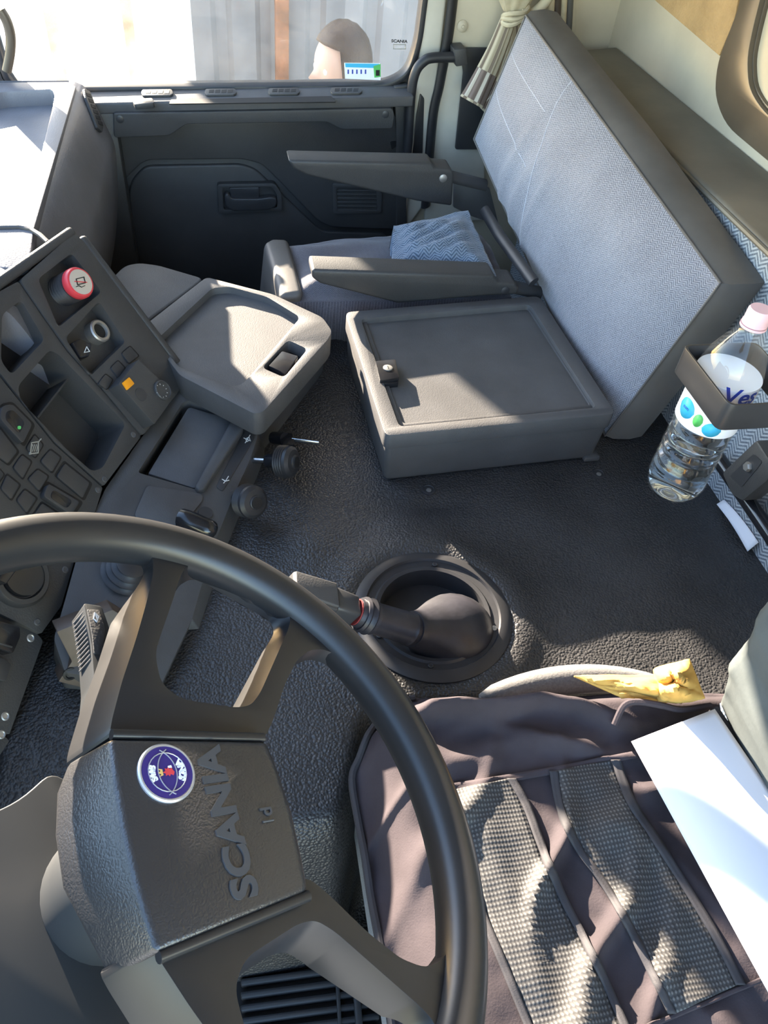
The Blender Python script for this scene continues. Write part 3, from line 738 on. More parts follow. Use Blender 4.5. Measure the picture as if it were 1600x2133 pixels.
# red pull knob with bellows
kc = DP.at(150, 592, -.024); kn = DP.n
kd = (kn*.9+Vector((.18, .0, .12))).normalized()
kb = thing('red_knob', '', None, kc) if False else None
prof_k = [(.022, 0)]
for q in range(5): prof_k += [(.0235, .004+q*.006), (.0185, .007+q*.006)]
prof_k += [(.017, .036), (0, .036)]
bel = lathe('knob_bellows', prof_k, DP.at(128, 607, -.024), (DP.at(167, 588, .026)-DP.at(128, 607, -.024)), 'rubber', ip, 28)
kx = (DP.at(167, 588, .026)-DP.at(128, 607, -.024)).normalized(); ko = DP.at(128, 607, -.024)
rk = lathe('red_knob', [(.012, .034), (.021, .036), (.0235, .040), (.0235, .048), (.0215, .0515), (.019, .052), (0, .052)], ko, kx, 'red', ip, 32, label='red ringed pull knob')
lathe('knob_face', [(.0188, .051), (.0188, .0528), (0, .0530)], ko, kx, 'silver', rk, 32)
kp = Plane(ko+kx*.0532, None, None, kx)
c0 = ko+kx*.0532
def pix_of(p):
    d = Vector(p)-CAM; z = d.dot(CF); return (800+FPX*d.dot(CR)/z, 1066.5-FPX*d.dot(CU)/z)
kcx, kcy = pix_of(c0)
ribbon('knob_symbol', [(kcx-10, kcy-6), (kcx+6, kcy-10), (kcx+9, kcy+2), (kcx-7, kcy+6)], .0012, kp, 'hole_black', rk, closed=True)
ribbon('knob_symbol', [(kcx-13, kcy-1), (kcx+12, kcy+1)], .0012, kp, 'red', rk)
ribbon('knob_symbol', [(kcx-10, kcy+10), (kcx-4, kcy+8), (kcx+1, kcy+11), (kcx+8, kcy+8)], .001, kp, 'hole_black', rk)
# lighter socket and hazard switch
sc = DP.at(196, 696, -.02)
lathe('lighter_socket', [(.018, 0), (.018, .016), (.016, .018), (.0125, .018), (.0118, .0165), (.0115, .002), (0, .001)], sc, kn, 'steel_dull', ip, 28)
lathe('socket_hole', [(.0114, .006), (.0114, .013), (0, .013)], sc, kn, 'hole_black', ip, 20)
hz = plate('hazard_switch', [(150, 713), (168, 704), (192, 716), (187, 742), (168, 746)], DP, -.02, .004, 'plastic_gloss', ip, r=4, bev=.002)
ribbon('hazard_symbol', [(176, 734), (181, 722), (187, 732)], .0008, DP, 'white_print', hz, d=.0048, closed=True)
# protruding control unit with amber button and dial
cu = plate('control_unit', [(247, 800), (289, 748), (366, 822), (322, 884)], DP, 0, .030, 'plastic', ip, r=3, bev=.002)
UP = lambda a: a
plate('amber_button', [(256, 797), (270, 785), (281, 799), (266, 812)], DP, .029, .033, 'amber', cu, bev=.001)
lathe('dial', [(.0165, 0), (.0165, .004), (.0150, .0055), (.0140, .0055), (.0135, .004), (0, .004)], DP.at(337, 814, .0295), kn, 'plastic', cu, 32)
dc = DP.at(337, 814, .034)
ux_ = kn.cross(Vector((0, 0, 1))).normalized(); uy_ = kn.cross(ux_)
for q in range(10):
    a = 2*math.pi*q/10+.3; p = dc+(ux_*math.cos(a)+uy_*math.sin(a))*.0118; p2 = dc+(ux_*math.cos(a)+uy_*math.sin(a))*.0100
    tube('dial_mark', [p, p2], .0004, 'white_print', cu, 6)
lathe('finger_dimple', [(.011, 0), (.0105, .0012), (.007, .0018), (0, .002)], DP.at(293, 822, .0296), kn, 'plastic_smooth', cu, 24)
for (sx, sy) in ((277, 906), (217, 999), (203, 1021), (77, 1296), (135, 1187)):
    o = lathe('panel_screw', [(.0048, 0), (.0048, .0015), (.0034, .0022), (.003, .0012), (0, .0012)], DP.at(sx, sy, .001), kn, 'plastic_grey', ip, 16)
# hood: solid body behind the panel, up to the dash
hb = [DP.at(158, 486, .0), DP.at(388, 790, -.004), DP.at(300, 908, -.004), DP.at(216, 1016, -.004), DP.at(90, 1320, -.004), DP.at(-140, 1215, -.004), DP.at(-140, 660, -.0)]
hb = [p-DP.n*.061 for p in hb]
vs, fs = prism_mesh(hb, Vector((-.10, -.02, -.02)))
mk('panel_body', vs, fs, 'plastic', ip, bev=.004)
# frame rims: top cap and right side cheek of the panel
def strip(name, pixs, d0, d1, m, wdt=.0, parent=ip): pass
def cheek(n_, pa_, pb_, d0, d1, th):
    a = DP.at(*pa_, 0); b = DP.at(*pb_, 0); ax = (b-a).normalized(); out = ax.cross(DP.n)
    if (pix_of(a+out*.02)[0]-pix_of(a)[0]) < 0 and n_ == 'side_cheek': out = -out
    if (pix_of(a+out*.02)[1]-pix_of(a)[1]) > 0 and n_ == 'top_cap': out = -out
    q = [a+DP.n*d1, b+DP.n*d1, b+DP.n*d0, a+DP.n*d0]
    vs_, fs_ = prism_mesh(q, out*th); mk(n_, vs_, fs_, 'plastic', ip, bev=.006, seg=3)
cheek('side_cheek', (164, 496), (390, 792), -.12, .004, .016)
cheek('top_cap', (-90, 668), (160, 490), -.12, .005, .016)
# big rotary lamp switch below, seen past the wheel rim
lc = DP.at(40, 1203, .002)
rs = lathe('lamp_switch_ring', [(.040, 0), (.040, .004), (.036, .010), (.030, .010), (.028, .006), (0, .006)], lc, kn, 'plastic_smooth', ip, 40)
lathe('lamp_switch', [(.027, .006), (.026, .014), (0, .014)], lc, kn, 'plastic_gloss', ip, 32)
plate('lamp_pointer', [(34, 1158), (50, 1166), (14, 1216), (-4, 1206)], DP, .010, .030, 'plastic_gloss', ip, r=3, bev=.003)
plate('pointer_mark', [(43, 1165), (49, 1168), (47, 1175), (42, 1172)], DP, .030, .0306, 'white_print', ip, r=2, bev=0)
for q in ([(64, 1206), (70, 1204), (72, 1214), (66, 1217)], [(58, 1216), (65, 1217), (63, 1226), (57, 1224)]): ribbon('lamp_symbol', q, .0008, DP, 'dim_print', rs, d=.0125, closed=True)

box('trim_1', (-.69, -.05, -.30), (-.42, .80, .55), 'plastic', None, bev=.03, seg=4, kind='structure', label='unseen black instrument hood added to shade the steering column', cat='trim')  # out of view; added and sized to keep sun off the column
# ---- lower switch cluster left of the column and its pierced bracket
LP = Plane(DP.at(80, 1325, -.004), None, None, DP.n)
lower = thing('switch_panel', 'black dash panel with rocker switches beside the steering column', 'switch panel', DP.at(20, 1500, -.03))
plate('panel', [(-60, 1236), (80, 1322), (90, 1335), (20, 1530), (-80, 1500)], DP, -.05, -.006, 'plastic', lower, r=4, bev=.002)
plate('panel', [(-80, 1506), (14, 1536), (22, 1548), (-20, 1700), (-90, 1690)], DP, -.05, -.008, 'plastic', lower, r=4, bev=.002)
rk2 = plate('rocker_switch', [(-20, 1288), (42, 1305), (43, 1326), (27, 1362), (-20, 1342)], DP, -.008, .014, 'plastic_gloss', lower, r=6, bev=.004)
plate('rocker_lip', [(-20, 1336), (26, 1350), (28, 1346), (-20, 1331)], DP, .013, .016, 'plastic_smooth', rk2, bev=.001)
plate('switch_blank', [(-20, 1362), (10, 1372), (24, 1384), (12, 1420), (-20, 1412)], DP, -.008, .0, 'plastic_smooth', lower, r=5, bev=.002)
plate('switch_blank', [(-30, 1430), (2, 1436), (-4, 1460), (-30, 1452)], DP, -.008, .0, 'plastic_smooth', lower, r=4, bev=.002)
for (sx, sy) in ((63, 1329), (10, 1492), (2, 1530)): lathe('panel_screw', [(.0055, 0), (.0055, .0015), (.004, .0022), (.003, .0012), (0, .0012)], DP.at(sx, sy, -.007), kn, 'steel_dull', lower, 16)
BP = Plane(DP.at(60, 1500, -.035), None, None, (DP.n+Vector((.15, -.25, .1))).normalized())
br = holeplate('pierced_bracket', [(60, 1442), (72, 1446), (90, 1470), (92, 1486), (44, 1690), (18, 1712), (6, 1690), (-10, 1660), (40, 1500)],
          [[(57, 1487), (70, 1492), (68, 1512), (55, 1538), (41, 1515)], [(33, 1541), (54, 1555), (39, 1597), (22, 1582)], [(14, 1602), (39, 1616), (24, 1660), (8, 1644)], [(52, 1472), (60, 1468), (64, 1480), (54, 1486)]],
          BP, -.003, .003, 'bracket_brown', None, r=4, hr=6, bev=.001, label='brown pierced metal bracket hanging under the switch panel', cat='bracket')
plate('column_side_panel', [(94, 1330), (112, 1316), (124, 1345), (122, 1405), (104, 1470), (92, 1466), (60, 1440), (80, 1380)], Plane(DP.at(95, 1400, -.05), None, None, (.6, -.5, .62)), -.02, .0, 'tan_panel', None, r=3, bev=.003, label='tan plastic filler panel between dash and steering column', cat='panel')

# ================================================================== LOWER CONSOLE (ashtray, valve knobs)
B1 = PZ(388, 795, .088); B2 = PZ(200, 1062, .078); B3 = PZ(528, 930, .045)
LCP = Plane(B1, B2, B3)
lc_ = thing('valve_console', 'black console with open ashtray and two valve knobs', 'console', PZ(470, 1100, 0))
c_out = [(388, 792), (470, 846), (538, 888), (536, 912), (520, 960), (486, 1034), (458, 1105), (440, 1150), (400, 1290), (330, 1440), (135, 1400), (112, 1330), (132, 1262), (166, 1140), (196, 1070), (219, 1018), (297, 908), (366, 824)]
ash = [(287, 984), (381, 838), (393, 834), (505, 873), (508, 884), (424, 1019), (410, 1020)]
holeplate('console_top', c_out, [ash], LCP, -.05, 0, 'plastic_mid', lc_, r=10, hr=7, bev=.003)
plate('ashtray_well', grow(ash, 1.05), LCP, -.055, -.045, 'hole_black', lc_, bev=0)
a_tilt = Plane(LCP.at(400, 930, -.004), None, None, (LCP.n+Vector((-.10, .0, .06))).normalized())
ad = plate('ashtray_flap', [(308, 986), (391, 850), (397, 848), (487, 874), (412, 1016), (402, 1016)], a_tilt, -.008, .0, 'plastic_grey', lc_, r=4, bev=.002)
plate('ashtray_lip', [(482, 874), (492, 868), (506, 878), (508, 890), (426, 1018), (412, 1020), (405, 1012)], a_tilt, -.01, .012, 'plastic_mid', ad, r=5, bev=.004, seg=3)
plate('cover_plate', [(306, 1010), (420, 1027), (424, 1040), (372, 1106), (286, 1084), (280, 1070)], LCP, 0, .003, 'plastic_grey', lc_, r=10, bev=.0015)
stp = plate('symbol_strip', [(509, 898), (520, 893), (531, 898), (531, 912), (464, 1024), (450, 1014)], LCP, -.001, .0015, 'plastic_smooth', lc_, r=6, bev=.001)
ribbon('brake_symbol', [(508, 912), (522, 918)], .0012, LCP, 'white_print', stp, d=.0022); ribbon('brake_symbol', [(511, 922), (521, 906)], .0012, LCP, 'white_print', stp, d=.0022)
ribbon('brake_symbol', [(512, 914), (519, 910), (521, 916), (514, 920)], .001, LCP, 'white_print', stp, d=.0022, closed=True)
ribbon('brake_symbol', [(463, 998), (470, 1002), (477, 1000)], .0012, LCP, 'white_print', stp, d=.0022); ribbon('brake_symbol', [(466, 1006), (471, 1000), (476, 992)], .0012, LCP, 'white_print', stp, d=.0022)
# right flank of the console down to the tunnel mat
e_t = [LCP.at(p[0], p[1], -.002) for p in ((538, 888), (536, 912), (520, 960), (486, 1034), (458, 1105), (440, 1150), (400, 1290))]
e_b = [Vector((v.x+.012, v.y-.004, -.012)) for v in e_t]
inn = [v+Vector((-.06, 0, 0)) for v in e_t]; inb = [v+Vector((-.06, 0, 0)) for v in e_b]
n = len(e_t); vs = e_t+e_b+inb+inn; fs = []
for q in range(4):
    for i in range(n-1): fs.append([q*n+i, q*n+i+1, ((q+1) % 4)*n+i+1, ((q+1) % 4)*n+i])
fs += [[0, n, 2*n, 3*n], [n-1, 2*n-1, 3*n-1, 4*n-1]]
mk('console_flank', vs, fs, 'plastic_mid', lc_, bev=.002)
def valve(pa, pb, za, zb, ext, nm, lb):
    a = PZ(*pa, za); b = PZ(*pb, zb); ax = (b-a).normalized(); L_ = (b-a).length
    lathe('valve_collar', [(.013, 0), (.013, .004), (.010, .006), (0, .006)], a, ax, 'plastic_grey', lc_, 20)
    if ext: lathe('valve_shaft', [(.0055, 0), (.0055, L_-.012), (0, L_-.012)], a, ax, 'steel', lc_, 16)
    lathe('valve_sleeve', [(.0105, L_-.030), (.0118, L_-.027), (.0118, L_-.005), (0, L_-.005)], a, ax, 'plastic_gloss', lc_, 20)
    pk = [(.014, L_-.008)]
    for q in range(4): pk += [(.0255, L_-.005+q*.0042), (.0268, L_-.0035+q*.0042), (.0255, L_-.0018+q*.0042), (.0245, L_-.0012+q*.0042)]
    h = L_-.005+4*.0042
    pk += [(.0262, h+.001), (.0255, h+.006), (.020, h+.0105), (.0115, h+.012), (.0112, h+.0135), (.0095, h+.0145), (0, h+.0145)]
    k_ = lathe('valve_knob', pk, a, ax, 'rubber', lc_, 36, sharp=25, label=lb)
    lathe('knob_button', [(.0095, h+.0138), (.0092, h+.016), (0, h+.0163)], a, ax, 'hole_black', k_, 20)
    return k_
valve((520, 958), (588, 961), .030, .050, True, 'valve_knob', 'grooved round valve knob on a bright shaft')
valve((484, 1036), (515, 1043), .028, .048, False, 'valve_knob', 'grooved round valve knob pushed in')
# short black lever on the console top
l0 = LCP.at(400, 1092, .012); lv = [LCP.at(376, 1080, .022), LCP.at(390, 1084, .026), LCP.at(410, 1092, .026), LCP.at(430, 1101, .024), LCP.at(438, 1105, .020)]
tube('hand_lever', smooth_path(lv, 4), [.010]+[.0155]*15+[.015, .011][:1], 'plastic_gloss', lc_, 16)
tube('lever_stem', [LCP.at(420, 1085, -.005), LCP.at(412, 1090, .024)], .007, 'plastic_gloss', lc_, 12)
lathe('lever_collar', [(.012, 0), (.011, .003), (0, .003)], LCP.at(428, 1070, 0), LCP.n, 'plastic_smooth', lc_, 20)
# rubber bellows by the wheel spoke
bo = LCP.at(262, 1196, 0); prb = []
for q in range(4): prb += [(.034-q*.005, q*.008), (.036-q*.005, q*.008+.003), (.030-q*.005, q*.008+.006)]
lathe('column_bellows', prb+[(0, .03)], bo, (LCP.n+Vector((.25, 0, 0))), 'rubber', lc_, 24)
fb = Plane(LCP.at(140, 1400, -.004), None, None, (.35, -.85, .35))
plate('knee_panel', [(118, 1316), (235, 1270), (330, 1330), (330, 1440), (200, 1440), (122, 1420), (150, 1378)], fb, -.03, 0, 'bracket_brown', lc_, r=3, bev=.003)
lathe('knee_screw', [(.009, 0), (.009, .002), (.006, .003), (.005, .001), (0, .001)], fb.at(146, 1403, 0), fb.n, 'hole_black', lc_, 16)

# ================================================================== STORAGE CONSOLE WITH TRAY LID
CZ = .13
con = thing('tray_console', 'black console with recessed tray lid and latch beside the passenger seat', 'console', PZ(560, 850, 0))
cz = zplane(CZ)
base_pix = [(429, 582), (569, 618), (668, 664), (686, 690), (540, 866), (520, 862), (372, 790), (300, 690)]
def drop(pix, z0, z1, name, m, par, bev, r=0, inset=0.0, **k):
    pp = rnd([Vector(p) for p in pix], r) if r else [Vector(p) for p in pix]
    top = [PZ(p[0], p[1], z1) for p in pp]
    if inset:
        c = sum(top, Vector())/len(top); top = [v+(c-v).normalized()*inset for v in top]
    vs_, fs_ = prism_mesh(top, Vector((0, 0, z0-z1))); return mk(name, vs_, fs_, m, par, bev=bev, seg=3, **k)
drop(base_pix, -.01, CZ-.04, 'console_body', 'plastic_mid', con, .004, 10, .006)
lid_out = [(430, 577), (569, 613), (672, 661), (692, 690), (684, 706), (548, 858), (530, 862), (375, 782), (298, 680)]
tray_in = [(328, 706), (442, 600), (478, 597), (556, 618), (626, 661), (508, 798), (486, 806), (372, 764)]
lat_in = [(600, 708), (641, 727), (592, 786), (546, 766)]
holeplate('tray_lid', lid_out, [tray_in, lat_in], cz, -.045, 0, 'plastic_grey', con, r=10, hr=10, bev=.006)
plate('tray_floor', grow(tray_in, 1.05), cz, -.03, -.014, 'plastic_grey', con, bev=0)
plate('latch_well', grow(lat_in, 1.05), cz, -.03, -.024, 'plastic_gloss', con, bev=0)
plate('latch', [(588, 731), (622, 742), (596, 778), (560, 762)], cz, -.026, -.002, 'plastic_gloss', con, r=3, bev=.003)
rear_out = [(426, 579), (330, 551), (290, 546), (258, 552), (228, 582), (236, 640), (292, 678)]
drop(rear_out, -.40, CZ, 'fixed_cover', 'plastic_grey', con, .010, 14)

# ================================================================== STORAGE BOX ON THE TUNNEL
LZ = .112
lz = zplane(LZ)
sb = thing('storage_box', 'low dark grey plastic storage box with locking lid on the tunnel', 'box', (.45, 1.1, 0))
q4 = [PZ(803, 908, LZ), PZ(1284, 862, LZ), PZ(1124, 616, LZ), PZ(718, 650, LZ)]
c = sum(q4, Vector())/4
bt = [Vector((c.x+(v.x-c.x)*.985, c.y+(v.y-c.y)*.985, 0)) for v in q4]; bb = [Vector((c.x+(v.x-c.x)*.955, c.y+(v.y-c.y)*.975, .0)) for v in q4]
hexa('box_body', [v+Vector((0, 0, .003)) for v in bb], [Vector((v.x, v.y, LZ-.02)) for v in bt], 'plastic_mid', sb, bev=.010)
l_out = [(803, 908), (1284, 862), (1124, 616), (718, 650)]
rec = [(832, 888), (1242, 848), (1104, 634), (752, 664)]
holeplate('lid_rim', l_out, [rec], lz, -.030, 0, 'plastic_grey', sb, r=14, hr=10, bev=.007)
plate('lid_panel', grow(rec, 1.04), lz, -.028, -.012, 'plastic_grey', sb, bev=0)
r2 = grow(rec, .955)
rr = holeplate('lid_bead', grow(rec, 1.0), [r2], lz, -.014, -.008, 'plastic_grey', sb, r=8, hr=8, bev=.002)
lk = plate('latch_plate', [(782, 752), (824, 748), (832, 786), (792, 793)], lz, -.013, .006, 'plastic_gloss', sb, r=3, bev=.003)
plate('latch_tab', [(792, 788), (831, 783), (830, 796), (793, 799)], lz, -.013, -.001, 'plastic_gloss', lk, r=2, bev=.002)
kc_ = lz.at(808, 767, .006)
lathe('lock_barrel', [(.0085, 0), (.0085, .0015), (.007, .002), (0, .002)], kc_, (0, 0, 1), 'steel_dull', lk, 24)
box('key_slot', kc_+Vector((-.0008, -.004, .0018)), kc_+Vector((.0008, .004, .0024)), 'hole_black', lk, bev=0)
box('box_foot', (bb[1].x-.02, bb[1].y-.006, 0), (bb[1].x+.012, bb[1].y+.02, .012), 'plastic_mid', sb, bev=.004)
# two bolt holes in the mat
for i, (px, py, lb) in enumerate(((893, 1018, 'small bolt in a hole in the mat in front of the box'), (1248, 983, 'small bolt in a hole in the mat near the backrest'))):
    p = PZ(px, py, .004); p.z = tun_z(p.x, p.y)
    bo_ = lathe('floor_bolt', [(.0125, 0), (.0125, .0012), (.010, .002), (.0092, .0010), (0, .0010)], p, (0, 0, 1), 'rubber', None, 24, label=lb, cat='bolt', group='bolts in the tunnel mat')
    lathe('bolt_head', [(.0045, .0010), (.0045, .0018), (0, .0022)], p+Vector((0, -.002, 0)), (0, 0, 1), 'steel_dull', bo_, 12)
# key lying in the ignition gap between console and mat
ky = thing('ignition_key', 'bright key with black head between the console and the valve knobs', 'key', PZ(600, 915, .028))
tube('key_blade', [PZ(608, 916, .046), PZ(664, 923, .046)], .0036, 'steel', ky, 8, sq=.35, up=(0, 0, 1))
plate('key_head', [(582, 902), (612, 902), (614, 926), (586, 928)], zplane(.046), -.006, .003, 'plastic_gloss', ky, r=4, bev=.001)
tube('key_barrel', [PZ(570, 912, .03), PZ(594, 914, .045)], .011, 'plastic_gloss', ky, 14)
tube('key_ring', [PZ(590, 925, .04), PZ(592, 938, .03), PZ(584, 975, .008), PZ(578, 984, .006)], .0014, 'brass', ky, 8)

# ================================================================== GEAR LEVER
gl = thing('gear_lever', 'black gear lever with square grip in a round rubber gaiter', 'gear lever', (RC.x, RC.y, -.06))
zr = .012
lathe('gaiter_ring', [(.092, -.03), (.118, -.012), (.117, .003), (.110, .007), (.100, .008), (.098, .004), (.088, .003), (.085, .006), (.079, .005), (.077, -.05), (.06, -.055), (0, -.055)], RC+Vector((0, 0, zr)), (0, 0, 1), 'rubber', gl, 64, sharp=30)
for a in (75, 200, 255, 335):
    p = RC+Vector((.0915*math.cos(R_(a)), .0915*math.sin(R_(a)), zr+.0035))
    lathe('ring_screw', [(.0042, 0), (.0042, .002), (.0028, .0025), (0, .0015)], p, (0, 0, 1), 'steel_dull' if a == 335 else 'rubber', gl, 12)
g0 = Vector((RC.x+.035, RC.y-.02, -.045)); g1 = PZ(856, 1310, .045); g2 = PZ(768, 1284, .085); g3 = PZ(742, 1275, .096); g4 = PZ(600, 1228, .150)
bp_ = smooth_path([g0, g0.lerp(g1, .35)+Vector((.01, 0, .005)), g0.lerp(g1, .7)+Vector((.006, 0, .004)), g1], 6)
rb = [.072-.047*sstep(.15, 1.0, i/(len(bp_)-1)) for i in range(len(bp_))]
tube('gaiter_boot', bp_, rb, 'rubber_boot', gl, 28)
sp_ = [g1-(g2-g1)*.1]+[g1.lerp(g2, t) for t in (.05, .1, .9, .92, 1.0)]+[g3]
tube('lever_sleeve', sp_, [.022, .0245, .0225, .0215, .0235, .0230, .0185], 'rubber_boot', gl, 24)
sl_ = lathe('sleeve_ridge', [(.0235, 0), (.0255, .003), (.0235, .006), (.0225, .009), (.0245, .012), (.0225, .016)], g2-(g3-g2)*.1, g4-g2, 'rubber_boot', gl, 24)
tube('red_band', [g3, g3+(g4-g3).normalized()*.0016], .0180, 'red_dull', gl, 20)
ax = (g4-g3).normalized(); sd_ = ax.cross(Vector((0, 0, 1))).normalized(); up_ = sd_.cross(ax)
def gsec(t, w_, h_, o=0): p = g3.lerp(g4, t)+up_*o; return [p+sd_*w_+up_*h_, p-sd_*w_+up_*h_, p-sd_*w_-up_*h_, p+sd_*w_-up_*h_]
hexa('grip_neck', gsec(.02, .0165, .0165), gsec(.42, .0185, .0175), 'plastic_smooth', gl, bev=.006, seg=3)
hexa('grip_head', gsec(.38, .022, .0175), gsec(1.0, .0205, .016), 'plastic_smooth', gl, bev=.004, seg=3)
hexa('grip_cap', gsec(.40, .019, .003, .0178), gsec(1.0, .0165, .003, .0168), 'plastic_mid', gl, bev=.002)
nb = [g3.lerp(g4, t)-sd_*.022-up_*o for t, o in ((.42, -.004), (.70, -.004), (.70, .011), (.42, .011))]
if (pix_of(g3.lerp(g4, .5)-sd_*.02)[1]) < pix_of(g3.lerp(g4, .5))[1]: nb = [v+sd_*.044 for v in nb]; so_ = sd_*.005
else: so_ = -sd_*.005
vs, fs = prism_mesh(nb, so_); rs_ = mk('range_switch', vs, fs, 'plastic_gloss', gl, bev=.001)
vs, fs = prism_mesh([sum(nb, Vector())/4+(v-sum(nb, Vector())/4)*.6 for v in nb], so_*1.5); mk('range_button', vs, fs, 'plastic_mid', rs_, bev=.001)

# ================================================================== PASSENGER SEAT
ps = thing('passenger_seat', 'low passenger seat in grey ribbed fabric with two black armrests', 'seat', (.34, 1.42, -.10))
z_s = .115
c4 = [PZ(562, 500, z_s), Vector((.122, 1.345, z_s)), Vector((.60, 1.345, z_s)), Vector((.60, 1.66, z_s))]
def cush(u, v):   # u across (far->near), v front->rear
    a = c4[0].lerp(c4[1], u); b = c4[3].lerp(c4[2], u); p = a.lerp(b, v)
    e = min(u, 1-u, v*1.3, 1.0); p.z += .018*sstep(0, .25, e)+.006*math.sin(u*9+v*4)*math.sin(v*7)*sstep(0, .2, e)-.018
    p.z += .005*fbm(p.x*11, p.y*11, 2)
    return p
sheet('seat_cushion', cush, 40, 40, 'weave_grey', ps, solid=.16, uvs=lambda u, v, p: (p.x, p.y))
vb = yplane(1.4)
front = [PZ(549, 506, z_s-.0), PZ(566, 492, z_s+.006), PZ(602, 497, z_s+.004), Vector((.165, 1.347, z_s+.003)), Vector((.118, 1.347, z_s-.004))]
vs, fs = prism_mesh(front, Vector((-.015, 0, -.14))); mk('front_bolster', vs, fs, 'vinyl', ps, bev=.012, seg=4, label='worn grey vinyl front edge')
# rear side cushion: the blue raised block against the door
b4 = [PZ(820, 470, .17), PZ(815, 552, .14), PZ(1034, 574, .15), PZ(975, 440, .175)]
def blk(u, v):
    p = b4[0].lerp(b4[1], u).lerp(b4[3].lerp(b4[2], u), v); e = min(u, 1-u, v, 1-v)
    p.z += .022*sstep(0, .3, e)+.004*math.sin((u*1.5+v)*22)*sstep(0, .3, e)+.004*fbm(p.x*20, p.y*20); return p
sheet('side_cushion', blk, 36, 36, 'weave_blue', ps, solid=.12, uvs=lambda u, v, p: (p.x, p.y))
def armrest(prof_, y, th, hinge, bolt, lb):
    yp = yplane(y)
    top = [yp.at(p[0], p[1], 0) for p in prof_]
    vs_, fs_ = prism_mesh(top, Vector((0, th, 0)))
    a_ = mk('armrest', vs_, fs_, 'plastic', ps, bev=.006, seg=3, label=lb)
    lathe('armrest_bolt', [(.009, 0), (.009, .002), (.006, .0035), (0, .0035)], yp.at(bolt[0], bolt[1], -.001), (0, -1, 0), 'steel_dull' if y > 1.5 else 'rubber', a_, 16)
    tube('armrest_hinge', [yp.at(*hinge[0], -.02), yp.at(*hinge[1], -.03)], .014, 'plastic_smooth', a_, 12, sq=.6)
    return a_
armrest([(650, 562), (1030, 574), (1038, 588), (1074, 590), (1082, 600), (1078, 614), (1000, 618), (830, 633), (668, 592), (650, 580)], 1.325, .058, ((1070, 598), (1125, 610)), (1052, 605), 'near black armrest with worn shiny front')
armrest([(600, 334), (900, 340), (906, 350), (940, 352), (946, 362), (942, 430), (870, 420), (640, 366), (612, 352)], 1.67, .058, ((940, 368), (1012, 386)), (923, 371), 'far black armrest beside the door')
tube('recliner_bar', [PY(1008, 436, 1.62), PY(1040, 490, 1.50), PY(1112, 588, 1.32)], .012, 'rubber', ps, 10, sq=.5)
plate('seat_frame', [(946, 378), (1020, 392), (1040, 470), (985, 452), (945, 432)], yplane(1.74), -.01, 0, 'plastic_grey', ps, bev=.002)
box('seat_base', (.20, 1.42, -.43), (.58, 1.66, -.04), 'plastic_smooth', ps, bev=.01)

# ================================================================== BENCH BACKREST (large fabric panel)
bk = thing('bench_backrest', 'large blue-grey fabric backrest panel with dark vinyl border', 'backrest', (.72, 1.4, 0))
kA, kB, kC, kD = PY(1096, 32, 1.82), PY(1502, 590, .985), PZ(1262, 908, .004), PY(988, 290, 1.82)
kL = (kD+Vector((-.001, .02, -.04)))
def bk_uv(u, v):   # u far->near, v bottom->top, bulging front
    p = kD.lerp(kC, u).lerp(kA.lerp(kB, u), v); return p
bn = (kC-kD).cross(kA-kD).normalized()
if bn.x > 0: bn = -bn
def bkf(u, v):
    # rounded corners: superellipse pull-in
    uu, vv = 2*u-1, 2*v-1
    p = bk_uv(u, v)
    d = .030*(1-abs(uu)**6)*(1-abs(vv)**4)
    d += .009*math.exp(-((u-.33-.06*v)/.022)**2)*sstep(.8, .1, v)+.008*math.exp(-((u-.24-.07*v)/.018)**2)*sstep(.9, .2, v)
    d += .006*math.exp(-((u-.42-.02*v)/.012)**2)*sstep(.8, .2, v)
    return p+bn*d
ps_ = sheet('fabric_front', bkf, 70, 50, 'weave_light', bk, uvs=lambda u, v, p: (p.y*.96+p.z*.25, p.z*.97-p.y*.25))
# seam lines sewn across the fabric
for (a, b) in (((.0, .78), (.99, .80)), ):
    pass
for k_, ln in enumerate(([(.30, .99), (.42, .02)], [(.02, .74), (.30, .76)], [(.02, .45), (.33, .42)])):
    pts = [Vector(bkf(ln[0][0]+(ln[1][0]-ln[0][0])*t/14, ln[0][1]+(ln[1][1]-ln[0][1])*t/14))+bn*.0002 for t in range(15)]
    tube('seam', pts, .0008, 'seam_thread', bk, 6)
# vinyl shell: border all round and the thick near end
th = .085
back = lambda p, s=1.0: p+Vector((th*s, .012, .012))
per_ = []
NQ = 24
for i in range(NQ): per_.append(bk_uv(i/NQ, 0))
for i in range(NQ): per_.append(bk_uv(1, i/NQ))
for i in range(NQ): per_.append(bk_uv(1-i/NQ, 1))
for i in range(NQ): per_.append(bk_uv(0, 1-i/NQ))
cc = sum(per_, Vector())/len(per_)
bot_back = lambda p: Vector((p.x+.12, p.y, max(p.z, .004)))
rings = [per_, [v+(v-cc).normalized()*.010+Vector((.012, 0, .002)) for v in per_], [v+(v-cc).normalized()*.014+Vector((.045, 0, .004)) for v in per_], [v+(v-cc).normalized()*.008+Vector((.072, 0, .004)) for v in per_], [cc+(v-cc)*.9+Vector((.078, 0, 0)) for v in per_]]
for rg in rings:
    for v in rg: v.z = max(v.z, .003)
n = len(per_); vs = [v for r_ in rings for v in r_]; fs = []
for q in range(len(rings)-1):
    for i in range(n): fs.append([q*n+i, q*n+(i+1) % n, (q+1)*n+(i+1) % n, (q+1)*n+i])
fs.append([4*n+i for i in range(n)])
mk('vinyl_shell', vs, fs, 'vinyl', bk, sharp=60)
tube('piping', [Vector(v)+bn*.001 for v in per_+[per_[0]]], .0022, 'vinyl', bk, 8)

